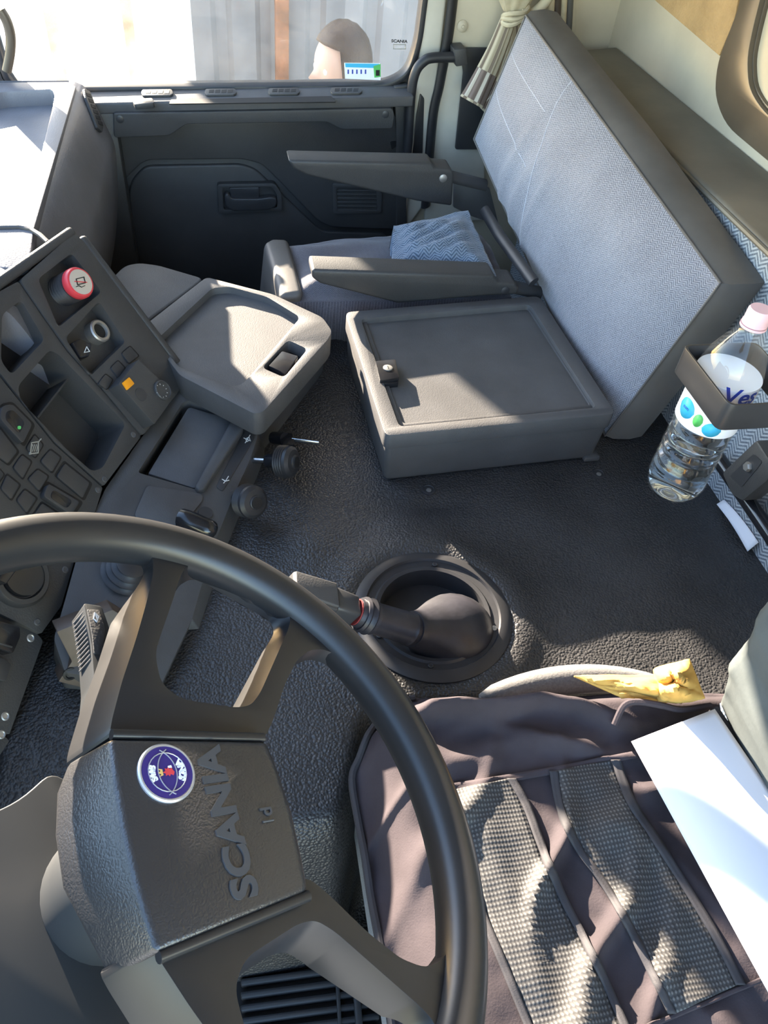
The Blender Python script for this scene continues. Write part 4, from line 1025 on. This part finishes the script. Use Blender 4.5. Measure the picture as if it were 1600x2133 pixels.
# ================================================================== BUNK
bu = thing('bunk', 'rear bunk mattress with blue herringbone front and brown vinyl top', 'bunk', (.93, 1.0, -.40))
zt = .385
XB = .862
def bunkf(u, v): return Vector((XB+.004*math.sin(v*3.1)*(-1)-.006*math.sin(math.pi*v), -.25+2.22*u, -.40+(zt+.40)*v))
sheet('fabric_front', bunkf, 60, 20, 'weave_bunk', bu, uvs=lambda u, v, p: (p.y, p.z))
hexa('mattress_top', [(XB+.004, -.25, .30), (XW-.002, -.25, .30), (XW-.002, 1.97, .30), (XB+.004, 1.97, .30)], [(XB, -.25, zt+.004), (XW-.002, -.25, zt+.02), (XW-.002, 1.97, zt+.02), (XB, 1.97, zt+.004)], 'vinyl_top', bu, bev=.008)
hexa('mattress_core', [(XB+.012, -.25, -.40), (XW-.002, -.25, -.40), (XW-.002, 1.97, -.40), (XB+.012, 1.97, -.40)], [(XB+.012, -.25, .30), (XW-.002, -.25, .30), (XW-.002, 1.97, .30), (XB+.012, 1.97, .30)], 'vinyl_top', bu, bev=.0)
tube('piping', [(XB-.002, -.25, zt-.004), (XB-.002, 1.97, zt-.004)], .005, 'vinyl_top', bu, 8)
# black tubular guard rail with its clamp in front of the bunk
rl = thing('bunk_rail', 'black tubular rail with a bolted clamp in front of the bunk', 'rail', PX(1560, 1030, .80))
r0, r1 = PX(1486, 940, .815), PX(1640, 1165, .815)
r1 = r0+(r1-r0).normalized()*.62
tube('rail', [r0, r1], .0125, 'plastic_gloss', rl, 16)
rm = PX(1560, 1020, .815); rd_ = (r1-r0).normalized()
xr = xplane(.79)
plate('clamp', [(1502, 985), (1575, 915), (1602, 958), (1600, 1000), (1545, 1045), (1522, 1030)], xr, -.03, .004, 'plastic', rl, r=8, bev=.005)
plate('clamp_recess', [(1520, 992), (1570, 945), (1588, 962), (1545, 1015)], xr, .003, .005, 'plastic_smooth', rl, r=5, bev=0)
lathe('clamp_bolt', [(.008, 0), (.008, .004), (.0065, .006), (0, .006)], xr.at(1560, 972, .005), (-1, 0, 0), 'steel_dull', rl, 6)

# ================================================================== BOTTLE IN ITS HOLDER
bx, by, bz0 = .648, .72, .150
bt_ = thing('water_bottle', 'clear plastic water bottle with pink cap and white label in the black holder', 'bottle', (bx, by, bz0))
rB = .0425
prf = [(0, .012), (.012, .008), (.026, .001), (.034, .002), (.039, .010), (rB, .026), (rB, .044)]
for q in range(4):
    h = .046+q*.021; prf += [(rB, h), (rB-.0025, h+.005), (rB-.0025, h+.008), (rB, h+.013)]
prf += [(rB, .130), (rB-.001, .134), (rB-.001, .206), (rB, .210), (rB-.001, .222), (.036, .242), (.026, .262), (.0165, .276), (.0135, .284), (.0135, .292)]
bo2 = []
o = lathe('bottle_shell', prf, (bx, by, bz0), (0, 0, 1), 'pet', bt_, 48, sharp=60)
# five-lobed foot
for v in o.data.vertices:
    z = v.co.z
    if z < .02:
        a = math.atan2(v.co.y, v.co.x); v.co.z += .004*(1+math.cos(5*a))*(1-z/.02)*(1 if math.hypot(v.co.x, v.co.y) > .015 else 0)
wprf = [(0, .014), (.012, .010), (.026, .004), (.033, .005), (.0375, .012), (rB-.0015, .027), (rB-.0015, .044)]
for q in range(4):
    h = .046+q*.021; wprf += [(rB-.0015, h), (rB-.004, h+.005), (rB-.004, h+.008), (rB-.0015, h+.013)]
wprf += [(rB-.0015, .130), (rB-.0025, .136), (rB-.0025, .196), (0, .196)]
lathe('water', wprf, (bx, by, bz0), (0, 0, 1), 'water', bt_, 48, sharp=60)
lb = lathe('label', [(rB+.0003, .136), (rB+.0006, .137), (rB+.0006, .213), (rB+.0003, .214)], (bx, by, bz0), (0, 0, 1), 'label_white', bt_, 64)
lathe('bottle_cap', [(.0135, .288), (.0158, .288), (.0158, .291), (.0150, .292), (.0150, .306), (.0135, .309), (0, .309)], (bx, by, bz0), (0, 0, 1), 'cap_pink', bt_, 36)
lathe('neck_ring', [(.0135, .283), (.0165, .284), (.0165, .287), (.0135, .287)], (bx, by, bz0), (0, 0, 1), 'cap_pink', bt_, 36)
def on_bottle(a0, h0, rr_=.0012):
    def f(v):
        a = a0+v.x/(rB+rr_); r = rB+rr_+v.z
        return Vector((bx+r*math.cos(a), by+r*math.sin(a), bz0+h0+v.y))
    return f
def patch(name, a0, a1, h0, h1, m, rr_=.0010, wav=0):
    vs_ = []; fs_ = []; n_ = 12
    for i in range(n_+1):
        a = R_(a0+(a1-a0)*i/n_); t = i/n_; s_ = math.sin(math.pi*t)**.5
        hm = (h0+h1)/2
        for h in (hm-(hm-h0)*s_, hm+(h1-hm)*s_): vs_.append(Vector((bx+(rB+rr_)*math.cos(a), by+(rB+rr_)*math.sin(a), bz0+h)))
    for i in range(n_): fs_.append([2*i, 2*i+2, 2*i+3, 2*i+1])
    return mk(name, vs_, fs_, m, lb, solid=.0002)
camang = math.degrees(math.atan2(-by, -bx))
text('label_letters', 'Ves', .034, (0, 0, 0), (1, 0, 0), (0, 0, 1), .0002, 'label_blue', lb, bold=.0006, mapf=on_bottle(R_(camang+40), .205))
patch('label_patch', camang-62, camang-22, .146, .176, 'label_cyan'); patch('label_patch', camang-20, camang-2, .146, .166, 'label_green', .0013); patch('label_patch', camang, camang+34, .138, .160, 'label_cyan')
text('label_print', 'con', .008, (0, 0, 0), (1, 0, 0), (0, 0, 1), .0001, 'label_blue', lb, mapf=on_bottle(R_(camang-42), .162, .0016))
# holder: square black band round the bottle, arm back to the bunk
hd = thing('bottle_holder', 'black square-cornered plastic band holding the water bottle', 'holder', (bx, by, bz0+.16))
hz0, hz1 = .335, .375
s_ = .049
rect = [Vector((.600, .640)), Vector((.712, .640)), Vector((.712, .770)), Vector((.600, .770))]
ro = rnd(rect, .012, 4); cxy = Vector((.656, .705))
ri_ = [cxy+(p-cxy)*.945 for p in ro]
N = len(ro); vs = []
for L_, z in ((ro, hz0), (ro, hz1), (ri_, hz1), (ri_, hz0)): vs += [Vector((p.x, p.y, z)) for p in L_]
fs = []
for q in range(4):
    for i in range(N): fs.append([q*N+i, q*N+(i+1) % N, ((q+1) % 4)*N+(i+1) % N, ((q+1) % 4)*N+i])
mk('holder_band', vs, fs, 'plastic_smooth', hd, bev=.001)
box('holder_arm', (.709, by-.02, hz0), (XB-.012, by+.02, hz0+.030), 'plastic_smooth', hd, bev=.003)
tube('holder_hook', [(bx+.01, by+s_*.7, bz0+.045), (bx+.04, by+s_*.9, bz0+.05), (bx+s_+.02, by+s_*.7, hz0)], .0018, 'steel', hd, 8)
# papers tucked against the bunk
sheet('tucked_leaflet', lambda u, v: Vector((.838+.010*v, .70+.11*u, .004+.022*v*(1-.5*u)+.004*math.sin(u*3))), 12, 4, 'paper', None, solid=.0006, label='white leaflet tucked between bunk and tunnel mat', cat='leaflet')

# ================================================================== CURTAIN
cu_ = thing('curtain', 'brown and cream checked curtain tied back beside the backrest', 'curtain', PY(985, 222, 1.94))
T0, T1 = PY(1062, 32, 1.93), PY(984, 214, 1.90)
def gathered(name, path, w0, w1, pl, mt, flat=.45, sides=(0, 1)):
    pts = smooth_path(path, 8); n_ = 56; vs = []; uv = []; fs = []
    pts, T, U = frames(pts); K = len(pts)
    for i, (p, t) in enumerate(zip(pts, T)):
        f_ = i/(K-1); w_ = w0+(w1-w0)*f_
        s = t.cross(Vector((0, 1, 0))).normalized(); dd = t.cross(s).normalized()
        for k in range(n_):
            a = 2*math.pi*k/n_; r = w_*(1+.10*math.cos(pl*a+.6)+.04*math.sin(3*a+4*f_))
            vs.append(p+s*(r*math.cos(a))+dd*(r*flat*math.sin(a))); uv.append((k/n_, f_))
    for i in range(K-1):
        for k in range(n_): fs.append([i*n_+k, i*n_+(k+1) % n_, (i+1)*n_+(k+1) % n_, (i+1)*n_+k])
    fs.append([(K-1)*n_+k for k in range(n_)])
    return mk(name, vs, fs, mt, cu_, uv=uv, sharp=70)
gathered('hanging_tail', [T0, T0.lerp(T1, .35)+Vector((.004, 0, 0)), T0.lerp(T1, .7)+Vector((.003, 0, 0)), T1], .017, .031, 9, 'curtain_check')
gathered('upper_gather', [PY(1068, 26, 1.93), PY(1074, 0, 1.93), PY(1080, -40, 1.93), PY(1090, -160, 1.93)], .020, .070, 8, 'curtain_cream')
for k_ in range(3):
    a0 = T0+Vector((0, -.006, .010-k_*.008)); ring_ = []
    for q in range(17):
        a = 2*math.pi*q/16; ring_.append(a0+Vector((.027*math.cos(a)+.01, .018*math.sin(a), .010*math.cos(a)+.004*math.sin(2*a+k_))))
    tube('tie_band', ring_, .0055, 'curtain_cream', cu_, 8)
tube('tie_strand', smooth_path([T0+Vector((.02, -.005, .01)), PY(1105, 30, 1.93), PY(1135, 6, 1.93), PY(1160, -40, 1.93)], 6), .012, 'curtain_cream', cu_, 10)
gathered('lower_fold', [PY(1075, 30, 1.95), PY(1072, 90, 1.95), PY(1040, 190, 1.95), PY(1008, 232, 1.95)], .012, .020, 5, 'curtain_check')
cs = thing('curtain', 'cream and brown pleated curtain edge in the rear corner', 'curtain', PY(1160, 120, 1.95))
for k_, (px, m_) in enumerate(((1146, 'curtain_cream'), (1160, 'bracket_brown'), (1172, 'curtain_cream'), (1185, 'vinyl'))):
    tube('pleat', [PY(px+5, -120, 1.95+.01*k_), PY(px, 0, 1.95+.01*k_), PY(px-6, 120, 1.95+.01*k_)], .011, m_, cs, 10)

# ================================================================== DRIVER SEAT
def seat_edge(x): return .488-.115*max(0, x-.15)-.10*max(0, 1-(x-.115)/.10)**2
WR = [(.17, .40, .05, -.45, .010), (.26, .42, .03, .12, .012), (.33, .37, .035, .1, .008), (.21, .30, .03, .9, .008), (.40, .40, .03, -.2, .010), (.13, .22, .03, 1.3, .006), (.30, .24, .02, 1.1, .010), (.34, .17, .025, .95, .010), (.37, .12, .02, 1.1, .006), (.24, .08, .03, .8, .006), (.47, .30, .03, .4, .006), (.15, .33, .015, 1.0, .006)]
def seat_z(x, y):
    e = min(x-.115, seat_edge(x)-y, .9)
    z = .100-.055*(1-sstep(0, .06, e))
    # rolled fold of cloth along the far edge
    d = seat_edge(x)-y
    z += .022*math.exp(-((d-.045)/.022)**2)*sstep(.16, .22, x)
    z += .008*math.exp(-((d-.095-.02*math.sin(x*18))/.010)**2)*sstep(.2, .25, x)
    for (a, b, w_, an, h_) in WR:
        dx_, dy_ = x-a, y-b; s = dx_*math.cos(an)+dy_*math.sin(an); t = -dx_*math.sin(an)+dy_*math.cos(an)
        t += .012*math.sin(s*30)
        z += 1.45*h_*math.exp(-(t/(w_*.38))**2-(s/.10)**2)
    z += .0045*fbm(x*14, y*14, 3., 3)+.006*(1-abs(noise.noise(Vector((x*9+y*5, y*6, 9.)))))**4*sstep(.05, .2, seat_edge(x)-y)
    return z
def cov(u, v):
    x = .112+.54*u; y1 = seat_edge(x); y = -.10+(y1+.10)*(v**.9); return Vector((x, y, seat_z(x, y)))
ds = thing('driver_seat', 'driver seat with grey cushion and grey-green covered backrest', 'seat', (.36, .2, -.40))
hexa('seat_cushion', [(.13, -.12, -.20), (.66, -.12, -.20), (.66, .40, -.20), (.13, .44, -.20)], [(.115, -.12, .06), (.66, -.12, .06), (.66, .400, .07), (.15, .458, .06)], 'cushion_grey', ds, bev=.035, seg=5)
# rounded far side bolster of the cushion that shows beyond the cover
def bol(i, n_): t = i/n_; return PZ(1000+400*t, 1452-26*math.sin(math.pi*t)-22*t, .05)
tube('cushion_bolster', [bol(i, 14) for i in range(15)], [.004+.016*math.sin(math.pi*i/14)**.5 for i in range(15)], 'cushion_grey', ds, 14)
box('seat_pedestal', (.22, -.05, -.44), (.60, .36, -.19), 'plastic_smooth', ds, bev=.02)
F0 = PZ(1478, 1420, .13); F1 = PY(1612, 1178, .44)
def bkd(u, v):  # u: 0 far rear .. wraps to front near ; v: bottom->top
    a = F0.lerp(F1, v); ang = R_(-75+150*u)
    bul = .012*math.sin(v*math.pi)+.006*fbm(u*4, v*5, 1.)
    # far side bolster as a rounded half column, then the flat front towards the driver
    if u < .5:
        t = u/.5*math.pi*.5; p = a+Vector((.11-.11*math.sin(t)*1.0, .035*math.cos(t)-.035+.0, 0))+Vector((-bul*math.sin(t), bul*math.cos(t), 0))
        return p+Vector((0, 0, 0))
    t = (u-.5)/.5
    return a+Vector((0, -.035-.46*t, 0))+Vector((-bul-.006*math.sin(t*6), 0, 0))
sheet('backrest', bkd, 60, 34, 'backrest_cover', ds, solid=.03)
tube('backrest_zip', [PZ(1486, 1478, .118), PZ(1520, 1530, .118), PZ(1600, 1655, .118), PZ(1680, 1800, .118)], .007, 'cover_trim', ds, 8)
sheet('rear_fabric', lambda u, v: PZ(1492+150*u+26*v, 1470+250*u-16*v, .112+.012*v), 10, 4, 'weave_blue', ds, solid=.01, uvs=lambda u, v, p: (p.x, p.y))

cv_ = thing('seat_cover', 'dark purplish-black cloth cover with mesh strips draped on the driver seat', 'seat cover', (.36, .2, .05))
sheet('cover_cloth', cov, 150, 150, 'cover_cloth', cv_, solid=.004)
def strip_on(name, L_, R2, m, off, n_=60, k_=10, **kw):
    L_ = smooth_path([Vector((p[0], p[1], 0)) for p in L_], 8); R2 = smooth_path([Vector((p[0], p[1], 0)) for p in R2], 8)
    def at(P, t):
        f_ = t*(len(P)-1); i = min(int(f_), len(P)-2); return P[i].lerp(P[i+1], f_-i)
    def fn(u, v):
        q = at(L_, v).lerp(at(R2, v), u); p = PZ(q.x, q.y, .105); p.z = seat_z(p.x, p.y)
        p = PZ(q.x, q.y, p.z+off); return p
    return sheet(name, fn, k_, n_, m, cv_, uvs=lambda u, v, p: (p.x, p.y), solid=.002, **kw)
s1L = [(938, 1648), (960, 1720), (985, 1800), (1010, 1900), (1060, 2020), (1125, 2180)]; s1R = [(1058, 1622), (1090, 1680), (1120, 1760), (1165, 1870), (1225, 1985), (1300, 2150)]
s2L = [(1158, 1606), (1172, 1680), (1205, 1760), (1262, 1840), (1320, 1940), (1405, 2112)]; s2R = [(1276, 1582), (1308, 1670), (1360, 1750), (1430, 1860), (1490, 1960), (1536, 2052)]
strip_on('mesh_strip', s1L, s1R, 'mesh_fabric', .003); strip_on('mesh_strip', s2L, s2R, 'mesh_fabric', .003)
def sh(P, d): return [(p[0]+d, p[1]) for p in P]
for P, d0, d1 in ((s1L, -16, 2), (s1R, -2, 16), (s2L, -14, 4), (s2R, -4, 16)):
    strip_on('binding_tape', sh(P, d0), sh(P, d1), 'cover_trim', .0045, k_=3)
strip_on('cross_seam', [(890, 1640), (1000, 1622), (1100, 1606), (1200, 1588), (1330, 1562)], [(890, 1660), (1000, 1640), (1100, 1622), (1200, 1604), (1330, 1578)], 'cover_cloth', .004, k_=3)
strip_on('cross_seam', [(1330, 2140), (1400, 2112), (1500, 2070), (1600, 2030)], [(1330, 2152), (1400, 2124), (1500, 2082), (1600, 2042)], 'cover_cloth', .004, k_=3)
eb = [(.1135, -.09+.46*i/12) for i in range(12)]+[(.114+.012*i, seat_edge(.114+.012*i)-.002) for i in range(9)]
edge = [Vector((x, y, seat_z(x, y)+.003)) for x, y in eb]
tube('edge_piping', smooth_path(edge, 4), .0045, 'cover_trim', cv_, 8)
tube('hem', smooth_path([PZ(1480, 1470, .125), PZ(1420, 1478, .135), PZ(1380, 1470, .14), PZ(1330, 1462, .14), PZ(1300, 1470, .135), PZ(1280, 1510, .12)], 5), .004, 'cover_cloth', cv_, 8)

def crumple(name, quad, z, amp, seed, nu, nv, m, **k):
    q = [Vector((p[0], p[1], 0)) for p in quad]
    def fn(u, v):
        p = q[0].lerp(q[1], u).lerp(q[3].lerp(q[2], u), v); e = min(u, 1-u, v, 1-v)
        h = amp*(.5+.8*fbm(u*2.4+seed, v*2.4, seed))*sstep(0, .3, e)
        return PZ(p.x, p.y, z+h)
    return sheet(name, fn, nu, nv, m, **k)
yc = thing('yellow_cloth', 'crumpled yellow cloth showing at the edge of the seat cover', 'cloth', PZ(1350, 1430, .10))
crumple('cloth_tongue', [(1195, 1410), (1400, 1408), (1420, 1466), (1290, 1452)], .132, .018, 3.1, 30, 16, 'yellow_cloth', parent=yc, solid=.003)
crumple('cloth_knot', [(1360, 1396), (1434, 1376), (1466, 1456), (1372, 1466)], .138, .045, 5.7, 26, 22, 'yellow_cloth', parent=yc, solid=.003)
def pap(u, v):
    a = Vector((1316, 1545, 0)).lerp(Vector((1488, 1478, 0)), u); b = Vector((1632, 2125, 0)).lerp(Vector((1850, 2010, 0)), u); p = a.lerp(b, v)
    return PZ(p.x, p.y, .132+.006*math.sin(u*2.6)+.004*math.sin(v*4+u)-.010*(1-u)**6)
sheet('folded_paper', pap, 20, 40, 'paper', None, solid=.0015, label='folded white paper sheet lying on the driver seat cover', cat='paper')

# ================================================================== STEERING WHEEL
WC = Vector((-.042, .196, .446)); WT = R_(32)
WN = Vector((math.sin(WT), 0, math.cos(WT))); WU = Vector((-math.cos(WT), 0, math.sin(WT))); WV = Vector((0, -1, 0))
WP = Plane(WC, None, None, WN)
ang = R_(13.8); AX = Vector((math.cos(ang), math.sin(ang)))
def to2(p): d = Vector(p)-WC; return Vector((d.dot(WU), d.dot(WV)))
def to3(q, off=0): return WC+WU*q[0]+WV*q[1]+WN*off
def w2(px, py, off=0): return to2(WP.at(px, py, off))
def mirror(q): return AX*(2*AX.dot(q))-q
sw = thing('steering_wheel', 'black four-spoke steering wheel with lettered pad and round blue emblem', 'steering wheel', WC-WN*.08)
RM, rt = .2170, .0183
vs = []; fs = []; n1, n2 = 120, 20
for i in range(n1):
    a = 2*math.pi*i/n1; er = Vector((math.cos(a), math.sin(a)))
    for k_ in range(n2):
        b = 2*math.pi*k_/n2; q = er*(RM+rt*.95*math.cos(b)); vs.append(to3(q, rt*1.05*math.sin(b)))
for i in range(n1):
    for k_ in range(n2): fs.append([i*n2+k_, i*n2+(k_+1) % n2, ((i+1) % n1)*n2+(k_+1) % n2, ((i+1) % n1)*n2+k_])
mk('rim', vs, fs, 'wheel_plastic', sw, sharp=80)
sp_out = [(228, 1532), (233, 1500), (254, 1420), (284, 1330), (306, 1252), (318, 1200), (320, 1165), (306, 1140), (300, 1112), (400, 1142), (500, 1188), (600, 1246), (680, 1310), (735, 1362), (738, 1385), (705, 1364), (672, 1352), (644, 1354), (618, 1376), (594, 1424), (569, 1500), (552, 1537)]
sp_hole = [(376, 1200), (386, 1182), (412, 1168), (440, 1176), (596, 1266), (606, 1290), (600, 1312), (542, 1444), (522, 1470), (490, 1474), (376, 1456), (336, 1424), (322, 1360), (360, 1250)]
def spoke(outer, hole, nm):
    o2 = rnd(outer, .006, 3); h2 = rnd(hole, .010, 5)
    l2 = [[Vector((p.x, p.y, 0)) for p in o2], [Vector((p.x, p.y, 0)) for p in h2]]
    tris = geometry.tessellate_polygon(l2); al = o2+h2; n = len(al)
    d1, d0 = .004, -.034
    def out_(p, s): return p
    hc2 = sum(h2, Vector((0, 0)))/len(h2)
    vs_ = [to3(p, d1) for p in o2]+[to3(p, d1) for p in h2]
    # walls splay outwards with depth on the outside, and the hole narrows
    oc = sum(o2, Vector((0, 0)))/len(o2)
    dz = lambda p: d0+(.022 if p.length > .195 else .022*sstep(.165, .195, p.length))
    vs_ += [to3(p+AX*(.012*sstep(.2, .16, p.length) if (p-oc).dot(AX) > 0 else 0), dz(p)) for p in o2]+[to3(hc2+(p-hc2)*.90, dz(p)) for p in h2]
    fs_ = [list(t) for t in tris]+[[i+n for i in reversed(t)] for t in tris]; s = 0
    for c_ in (len(o2), len(h2)):
        for i in range(c_): fs_.append([s+i, s+(i+1) % c_, n+s+(i+1) % c_, n+s+i])
        s += c_
    return mk(nm, vs_, fs_, 'wheel_plastic', sw, bev=.0055, seg=4, sharp=45)
so2 = [w2(*p, .004) for p in sp_out]; sh2 = [w2(*p, .004) for p in sp_hole]
spoke(so2, sh2, 'spoke'); spoke([mirror(p) for p in so2], [mirror(p) for p in sh2], 'spoke')
# finger grips inside the rim
for base2 in (lambda p: p, mirror):
    for t in range(4):
        p = base2(w2(436+t*46, 1176+t*27, 0)); q = p*(1-.0/p.length)
        c3 = to3(p*1.004, -.006); er = (to3(p, 0)-WC).normalized(); tg = WN.cross(er)
        vs_ = []; fs_ = []; 
        for j in range(9):
            th_ = math.pi*j/8
            for i in range(12):
                ph = 2*math.pi*i/12; vs_.append(c3+tg*(.0185*math.cos(th_))+er*(.0085*math.sin(th_)*math.cos(ph))+WN*(.014*math.sin(th_)*math.sin(ph)))
        for j in range(8):
            for i in range(12): fs_.append([j*12+i, j*12+(i+1) % 12, (j+1)*12+(i+1) % 12, (j+1)*12+i])
        mk('finger_grip', vs_, fs_, 'wheel_plastic', sw, sharp=80, merge=1e-6)
# hub: lofted body, pad on top
PO = .014
topl = [(228, 1538), (240, 1620), (258, 1720), (284, 1840), (326, 1985), (640, 1856), (628, 1790), (606, 1690), (572, 1590), (552, 1546)]
skirt = [(142, 1588), (116, 1650), (112, 1740), (128, 1850), (226, 2040), (640, 1866), (628, 1794), (606, 1692), (572, 1590), (552, 1544)]
t3 = [WP.at(*p, PO) for p in topl]; s3 = [WP.at(*p, -.035) for p in skirt]; sc_ = sum(s3, Vector())/len(s3); u3 = [p-WN*.03+(sc_-p)*.35 for p in s3]
n = len(t3); rg = [t3, s3, u3]; vs = [p for r_ in rg for p in r_]; fs = [list(range(n)), [2*n+i for i in range(n-1, -1, -1)]]
for q in range(2):
    for i in range(n): fs.append([q*n+i, q*n+(i+1) % n, (q+1)*n+(i+1) % n, (q+1)*n+i])
pad = mk('horn_pad', vs, fs, 'wheel_pad', sw, bev=.0035, seg=3, sharp=40)
# raised ribs where pad meets the spokes
for a, b in (((232, 1530), (548, 1537)), ((330, 1994), (642, 1866))):
    tube('pad_rib', [WP.at(*a, .010), WP.at(*b, .010)], .0035, 'wheel_plastic', sw, 10)
TX = Vector((AX.y, -AX.x)); tx3 = to3(TX)-WC; ty3 = to3(AX)-WC
ctr = WP.at(473, 1706, PO+.0002)
text('lettering', 'SCANIA', .0235, ctr, tx3, ty3, .0010, 'letter', pad, bold=.0009, sx=1.12)
hs = WP.at(556, 1690, PO+.0005)
hsx = [(-.004, -.008), (-.0025, -.006), (-.0015, .002), (-.004, .008), (.002, .006)]
text('horn_symbol', 'b', .012, hs, -tx3, ty3, .0004, 'letter', pad, bold=.0002); tube('horn_symbol', [hs-tx3*.006-ty3*.003, hs-tx3*.006+ty3*.005], .0007, 'letter', pad, 6)
# emblem
ec = WP.at(346, 1611, PO); RE = .0185
em = lathe('emblem', [(RE, 0), (RE, .0012), (RE*.95, .002), (RE*.90, .002), (RE*.89, .0016), (0, .0016)], ec, WN, 'silver', pad, 48, label='round blue and silver emblem')
lathe('emblem_disc', [(RE*.88, .001), (RE*.88, .0019), (0, .0019)], ec, WN, 'blue_enamel', em, 48)
def earc(cx, cy, r, a0, a1, w_=.0007):
    P = [ec+tx3*(cx+r*math.cos(R_(a0+(a1-a0)*i/24)))+ty3*(cy+r*math.sin(R_(a0+(a1-a0)*i/24)))+WN*.0021 for i in range(25)]
    tube('emblem_ring', P, w_/2, 'silver', em, 6)
earc(0, 0, RE*.66, 0, 360)
earc(RE*.0, RE*.56, RE*.88, 210, 330); earc(RE*.0, -RE*.56, RE*.88, 30, 150)
for word, yy, sgn, spn in (('SCANIA', -1, -1, 72), ('SAAB', 1, 1, 56)):
    for i, ch in enumerate(word):
        a = (i-(len(word)-1)/2)*spn/len(word)
        if word == 'SAAB': th_ = R_(90-a); dirr = Vector((math.cos(th_), math.sin(th_))); upd = dirr
        else: th_ = R_(-90+a); dirr = Vector((math.cos(th_), math.sin(th_))); upd = -dirr
        rgt = Vector((upd.y, -upd.x))
        o3 = ec+(tx3*dirr.x+ty3*dirr.y)*(RE*.53)+WN*.0021
        text('emblem_letter', ch, .0056, o3, tx3*rgt.x+ty3*rgt.y, tx3*upd.x+ty3*upd.y, .0002, 'label_white', em, bold=.0003)
crest = [(-.5, -.55), (-.1, -.75), (.2, -.55), (.5, -.45), (.3, -.15), (.62, .0), (.35, .2), (.5, .45), (.15, .45), (.0, .8), (-.18, .45), (-.5, .5), (-.35, .15), (-.6, 0), (-.3, -.2)]
def flat_shape(pts, s, h, m_, cx=0, cy=0):
    top = [ec+tx3*(cx+p[0]*s)+ty3*(cy+p[1]*s)+WN*(.0019+h) for p in pts]; vs_, fs_ = prism_mesh(top, -WN*h); mk('emblem_crest', vs_, fs_, m_, em)
flat_shape(crest, .0048, .0004, 'red', 0, -.0008)
flat_shape([(-.6, -.3), (.6, -.3), (.8, .5), (.35, .1), (0, .7), (-.35, .1), (-.8, .5)], .0030, .0006, 'gold', 0, .0042)
flat_shape([(-.3, -.5), (.3, -.4), (.2, .4), (-.2, .5)], .0026, .0006, 'label_white', .003, -.002)
# column shroud and wiper stalk under the wheel
cl = thing('steering_column', 'grey steering column shroud with wiper stalk below the wheel', 'steering column', WC-WN*.42)
def csec(d, a, b, ou=0, ov=0):
    c_ = WC-WN*d+WU*ou+WV*ov; return [c_+WU*a+WV*b, c_+WU*a-WV*b, c_-WU*a-WV*b, c_-WU*a+WV*b]
plate('shroud', [(-260, 1800), (40, 1668), (108, 1606), (160, 1640), (420, 2240), (560, 2420), (-260, 2420)], WP, -.36, -.115, 'shroud', cl, r=40, bev=.022, seg=5)
lathe('hub_collar', [(.044, 0), (.046, .03), (.042, .055), (0, .055)], WC-WN*.12, WN, 'shroud', cl, 36)
SPN = Plane(WC-WN*.055, None, None, WN)
stk = plate('wiper_stalk', [(174, 1256), (212, 1262), (226, 1300), (238, 1350), (226, 1430), (212, 1520), (188, 1520), (196, 1420), (190, 1340)], SPN, -.016, .008, 'shroud', cl, r=6, bev=.003)
plate('stalk_face', [(182, 1268), (208, 1270), (220, 1310), (214, 1362), (196, 1362), (192, 1320)], SPN, .0075, .009, 'plastic', stk, r=4, bev=.0005)
for q in range(12):
    t = q/11; a = Vector((165, 1275)).lerp(Vector((182, 1372)), t)
    tube('grip_ridge', [SPN.at(176+14*t, 1272+100*t, .006), SPN.at(176+14*t, 1272+100*t, .006)-WN*.018+WU*.0012], .0007, 'plastic_grey', stk, 6)
ribbon('wiper_symbol', [(198, 1276), (206, 1284), (202, 1294), (196, 1288)], .0008, SPN, 'white_print', stk, d=.0098, closed=True)
ribbon('wiper_symbol', [(200, 1280), (204, 1290)], .0008, SPN, 'white_print', stk, d=.0098)

# ================================================================== FLOOR VENT GRATE BETWEEN SEAT AND COLUMN
gt = thing('floor_grate', 'black slatted grate on the floor below the steering wheel', 'grate', PZ(680, 2080, -.34))
GZ = zplane(-.30)
plate('grate_base', [(480, 2010), (800, 1960), (830, 2260), (500, 2330)], GZ, -.03, -.014, 'hole_black', gt, bev=0)
for q in range(9):
    y = 2008+q*27
    plate('slat', [(500, y+30), (790, y-8), (792, y+6), (502, y+46)], GZ, -.016, .0, 'plastic_smooth', gt, bev=.003)
plate('grate_rib', [(696, 1995), (704, 1994), (716, 2200), (708, 2200)], GZ, -.014, .004, 'plastic_smooth', gt, bev=.001)
plate('grate_rib', [(730, 1990), (744, 1988), (762, 2200), (746, 2200)], GZ, -.014, .006, 'plastic_smooth', gt, bev=.002)
plate('amber_tab', [(762, 2020), (783, 2026), (784, 2074), (764, 2077)], zplane(-.16), -.02, 0, 'amber_clear', None, r=3, bev=.003, label='small amber plastic tab beside the driver seat edge', cat='tab')
